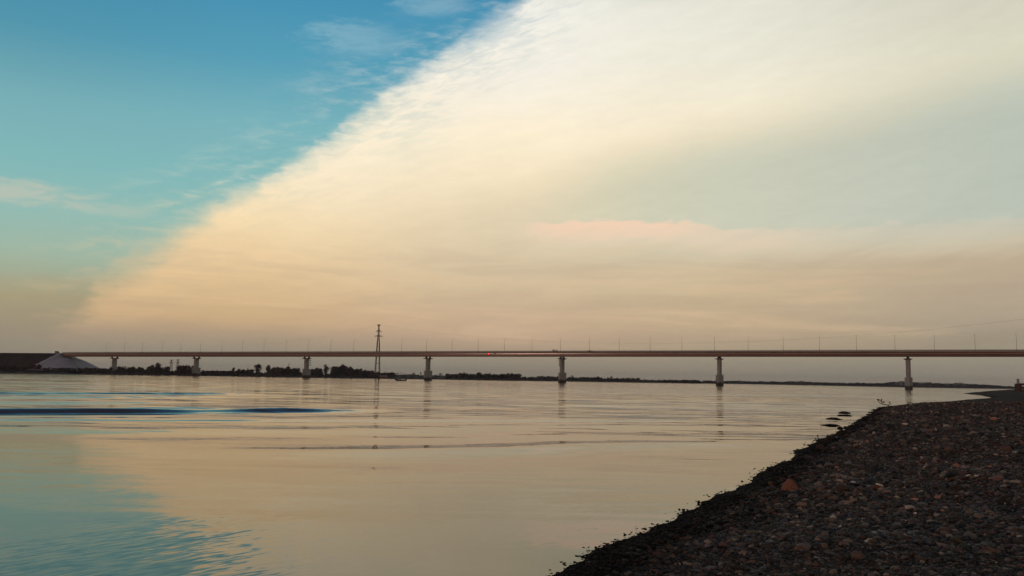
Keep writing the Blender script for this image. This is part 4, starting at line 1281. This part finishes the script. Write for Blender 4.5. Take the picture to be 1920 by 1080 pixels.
rock(1514, 876, 18, 10, (0.028, 0.028, 0.032), 'dark rounded rock in the wet strip behind the orange boulder', 24, angular=0.25, wet=True)
rock(1805, 900, 20, 9, (0.10, 0.052, 0.045), 'reddish stone right of and above the rounded grey rock', 25)
rock(1845, 900, 12, 8, (0.11, 0.078, 0.05), 'small tan stone at right, level with the reddish stone', 26, angular=0.2)
rock(1728, 862, 6, 6, (0.45, 0.43, 0.40), 'bright white pebble on the upper middle of the beach', 27, angular=0.25)
rock(1614, 931, 8, 6, (0.30, 0.25, 0.17), 'cream pebble just below the rusty orange wedge', 28, angular=0.3)
rock(1716, 1008, 8, 6, (0.30, 0.28, 0.20), 'cream pebble on the lower middle of the beach', 29, angular=0.3)
rock(1418, 1078, 28, 10, (0.14, 0.14, 0.15), 'pale grey flat stone at the very bottom of the beach', 30, angular=0.4)
rock(1590, 965, 26, 9, (0.06, 0.045, 0.045), 'broad dark mauve stone in the lower middle of the beach', 31)
rock(1540, 932, 18, 7, (0.08, 0.062, 0.055), 'thin slanted stone right of and below the orange boulder', 32, angular=0.5)
# low rocks awash
for i, (px, py, w, h, lb) in enumerate([(1585, 774.5, 20, 3.0, 'low black rock awash farthest out from the beach'), (1584, 779.5, 16, 2.6, 'low black rock awash just before the farthest one'),
                                        (1564, 786, 24, 3.2, 'broad low black rock awash in the middle of the shallows'), (1556, 798, 24, 3.2, 'broad low black rock awash nearest the camera'),
                                        (1575, 803.5, 9, 3.5, 'small black stone awash beside the beach edge')]):
    rock(px, py, w, h, (0.012, 0.012, 0.013), lb, 60 + i, 'dark rocks awash off the beach', 0.3, True, 0.6, z=0.0, deep=1.6, rough_=0.65)

# gravel: thousands of pebbles as one ground cover
rs = np.random.RandomState(8)


def ico(sub_):
    bm = bmesh.new(); bmesh.ops.create_icosphere(bm, subdivisions=sub_, radius=1.0)
    v = np.array([q.co[:] for q in bm.verts]); f = np.array([[x.index for x in q.verts] for q in bm.faces]); bm.free()
    return v, f


def gravel(n, r0, r1, s_med, s_sig, sub_, amin=-3.0, amax=34.5, power=1.0, smax=0.12):
    u = rs.rand(n * 3)
    rr = (r0 ** (2 - power) + u * (r1 ** (2 - power) - r0 ** (2 - power))) ** (1 / (2 - power))
    aa = np.radians(amin + rs.rand(n * 3) * (amax - amin))
    P = np.stack([np.sin(aa) * rr, np.cos(aa) * rr], 1)
    z = elev(P)
    ok = (z > -0.04 + 0.045 * rs.rand(len(z)) ** 0.16)
    P, z = P[ok][:n], z[ok][:n]
    k = len(P)
    size = np.clip(s_med * np.exp(rs.randn(k) * s_sig), s_med * 0.35, smax)
    size = np.where(z < 0.05, np.minimum(size, 0.026 + 0.0007 * np.hypot(P[:, 0], P[:, 1])), size)
    bv, bf = ico(sub_)
    sc = np.stack([size * (0.8 + 0.7 * rs.rand(k)), size * (0.7 + 0.4 * rs.rand(k)), size * (0.28 + 0.45 * rs.rand(k)) * np.where(z < 0.04, 0.45, 1.0)], 1)
    var = 1 + 0.16 * rs.randn(8, len(bv), 1)
    ids = rs.randint(0, 8, k)
    V3 = bv[None] * var[ids] * sc[:, None, :]
    th = rs.rand(k) * 6.283; c, s2 = np.cos(th)[:, None], np.sin(th)[:, None]
    tl = rs.randn(k)[:, None] * 0.28
    x, y, zz = V3[..., 0], V3[..., 1], V3[..., 2]
    x, zz = x * np.cos(tl) - zz * np.sin(tl), x * np.sin(tl) + zz * np.cos(tl)
    X2, Y2 = x * c - y * s2, x * s2 + y * c
    V3 = np.stack([X2 + P[:, :1], Y2 + P[:, 1:2], zz + (z + sc[:, 2] * 0.35)[:, None]], -1)
    F3 = bf[None] + (np.arange(k) * len(bv))[:, None, None]
    pal = np.array([[.030, .029, .026], [.040, .034, .028], [.026, .026, .029], [.052, .042, .034], [.060, .036, .027], [.022, .022, .020], [.036, .038, .031], [.075, .066, .052], [.048, .030, .026], [.17, .16, .135]])
    pr = np.array([.18, .16, .14, .12, .08, .14, .09, .05, .033, .007]); pr = pr / pr.sum()
    colr = pal[rs.choice(len(pal), k, p=pr)] 
    big = fbm(P[:, 0] * 0.5, P[:, 1] * 0.5, 2)[:, None]
    colr = colr * np.array([[1.32, 1.12, 0.96]]) * 2.1 * np.exp(rs.randn(k, 1) * 0.58) * (1 + 0.5 * big)
    wet_ = np.clip((z + 0.10 * fbm(P[:, 0] * 1.3, P[:, 1] * 1.3, 2) - 0.03) / 0.20, 0, 1)[:, None]
    colr = colr * (0.2 + 0.8 * wet_ ** 1.4)
    C4 = np.repeat(np.concatenate([colr, wet_], 1)[:, None, :], len(bv), 1).reshape(-1, 4)
    return V3.reshape(-1, 3), F3.reshape(-1, 3), C4


mp = bpy.data.materials.new('pebble_stone'); mp.use_nodes = True
t = NT(mp.node_tree); b = mp.node_tree.nodes['Principled BSDF']
at_ = mp.node_tree.nodes.new('ShaderNodeAttribute'); at_.attribute_name = 'tint'
g = mp.node_tree.nodes.new('ShaderNodeNewGeometry')
nn = t.noise(g.outputs['Position'], 40.0, 3, 0.6); kk = t.ss(nn, 0.25, 0.75, 0.75, 1.3, 'LINEAR')
t.put(b.inputs['Base Color'], t.mix(1.0, at_.outputs['Color'], t.xyz(kk, kk, kk), 'MULTIPLY'))
b.inputs['Roughness'].default_value = 0.8
t.put(b.inputs['Specular IOR Level'], t.ss(at_.outputs['Alpha'], 0, 1, 0.05, 0.3))
parts = [gravel(16000, 6.5, 17, 0.019, 0.55, 1, -2, 34, 1.0, 0.06), gravel(42000, 13, 42, 0.027, 0.55, 1, 2, 34, 1.1, 0.09), gravel(18000, 38, 120, 0.06, 0.5, 1, 15, 34, 1.2, 0.2),
         gravel(26000, 6.5, 17, 0.012, 0.35, 1, -2, 34, 1.0), gravel(450, 7, 22, 0.038, 0.35, 2, 3, 34, 1.0, 0.1), gravel(900, 20, 70, 0.085, 0.35, 2, 8, 34, 1.1, 0.2)]
off = 0; Vs, Fs, Cs = [], [], []
for v_, f_, c_ in parts:
    Vs.append(v_); Fs.append(f_ + off); Cs.append(c_); off += len(v_)
gv = big_mesh('gravel', np.concatenate(Vs), np.concatenate(Fs), mp, False, np.concatenate(Cs))
tag(gv, 'dark mixed pebbles covering the beach', 'gravel', kind='stuff')

# driftwood branch reaching over the water
bq, bt_ = ground_at(1668, 761.5)
e_ = empty('branch', bq)
tag(e_, 'thin leafy drift branch sticking out over the water from the beach edge', 'branch')
Yb = bq[1]


def bpt(x, y, dy=0.0):
    return at_y(x, y, Yb + dy) - bq


M_TWIG = mat('twig', (0.03, 0.022, 0.018), 0.9, 0.1, noise=(4, 0.3))
mb = MB()
main = [(1672, 763), (1662, 759), (1655, 757.8), (1650, 755.5), (1646.5, 751.5), (1645.5, 749)]
mb.tube([bpt(*q) for q in main], [0.06, 0.055, 0.05, 0.045, 0.035, 0.025], 5)
mb.tube([bpt(1655, 757.8), bpt(1652.5, 753), bpt(1653, 749)], [0.035, 0.03, 0.02], 5)
mb.tube([bpt(1665, 760), bpt(1668, 756), bpt(1668, 753.5)], [0.035, 0.03, 0.02], 5)
mb.tube([bpt(1652.5, 753), bpt(1656, 754)], [0.03, 0.02], 5)
mb.build('stem', M_TWIG, e_)
mb = MB(); r = random.Random(5)
for x, y, kx in [(1646, 749.2, 14), (1648.5, 750.5, 7), (1653.5, 748, 6), (1653, 751.8, 7), (1656, 754, 8), (1667, 753.5, 5), (1669.5, 757.5, 6)]:
    for i in range(kx):
        c = Vector(bpt(x + r.gauss(0, 0.9), y + r.gauss(0, 0.55), r.gauss(0, 0.1)))
        u = Vector((r.gauss(0, 1), r.gauss(0, 1), r.gauss(0, 1))).normalized() * 0.09; w = u.orthogonal() * 0.6
        k = len(mb.v)
        mb.add([c + u, c + w, c - u, c - w], [(0, 1, 2, 3)])
mb.build('leaves', M_TWIG, e_)

# ------------------------------------------------------------------ evening haze
mh = bpy.data.materials.new('haze_air'); mh.use_nodes = True
nt = mh.node_tree; nt.nodes.clear()
om = nt.nodes.new('ShaderNodeOutputMaterial'); pv = nt.nodes.new('ShaderNodeVolumePrincipled')
pv.inputs['Color'].default_value = (0.86, 0.86, 0.90, 1); pv.inputs['Density'].default_value = 0.00007
nt.links.new(pv.outputs[0], om.inputs['Volume'])
mb = MB(); mb.box((0, 0, 38.0), (19000, 19000, 84.0))
tag(mb.build('haze', mh), 'thin evening haze over the river', 'haze', kind='stuff')
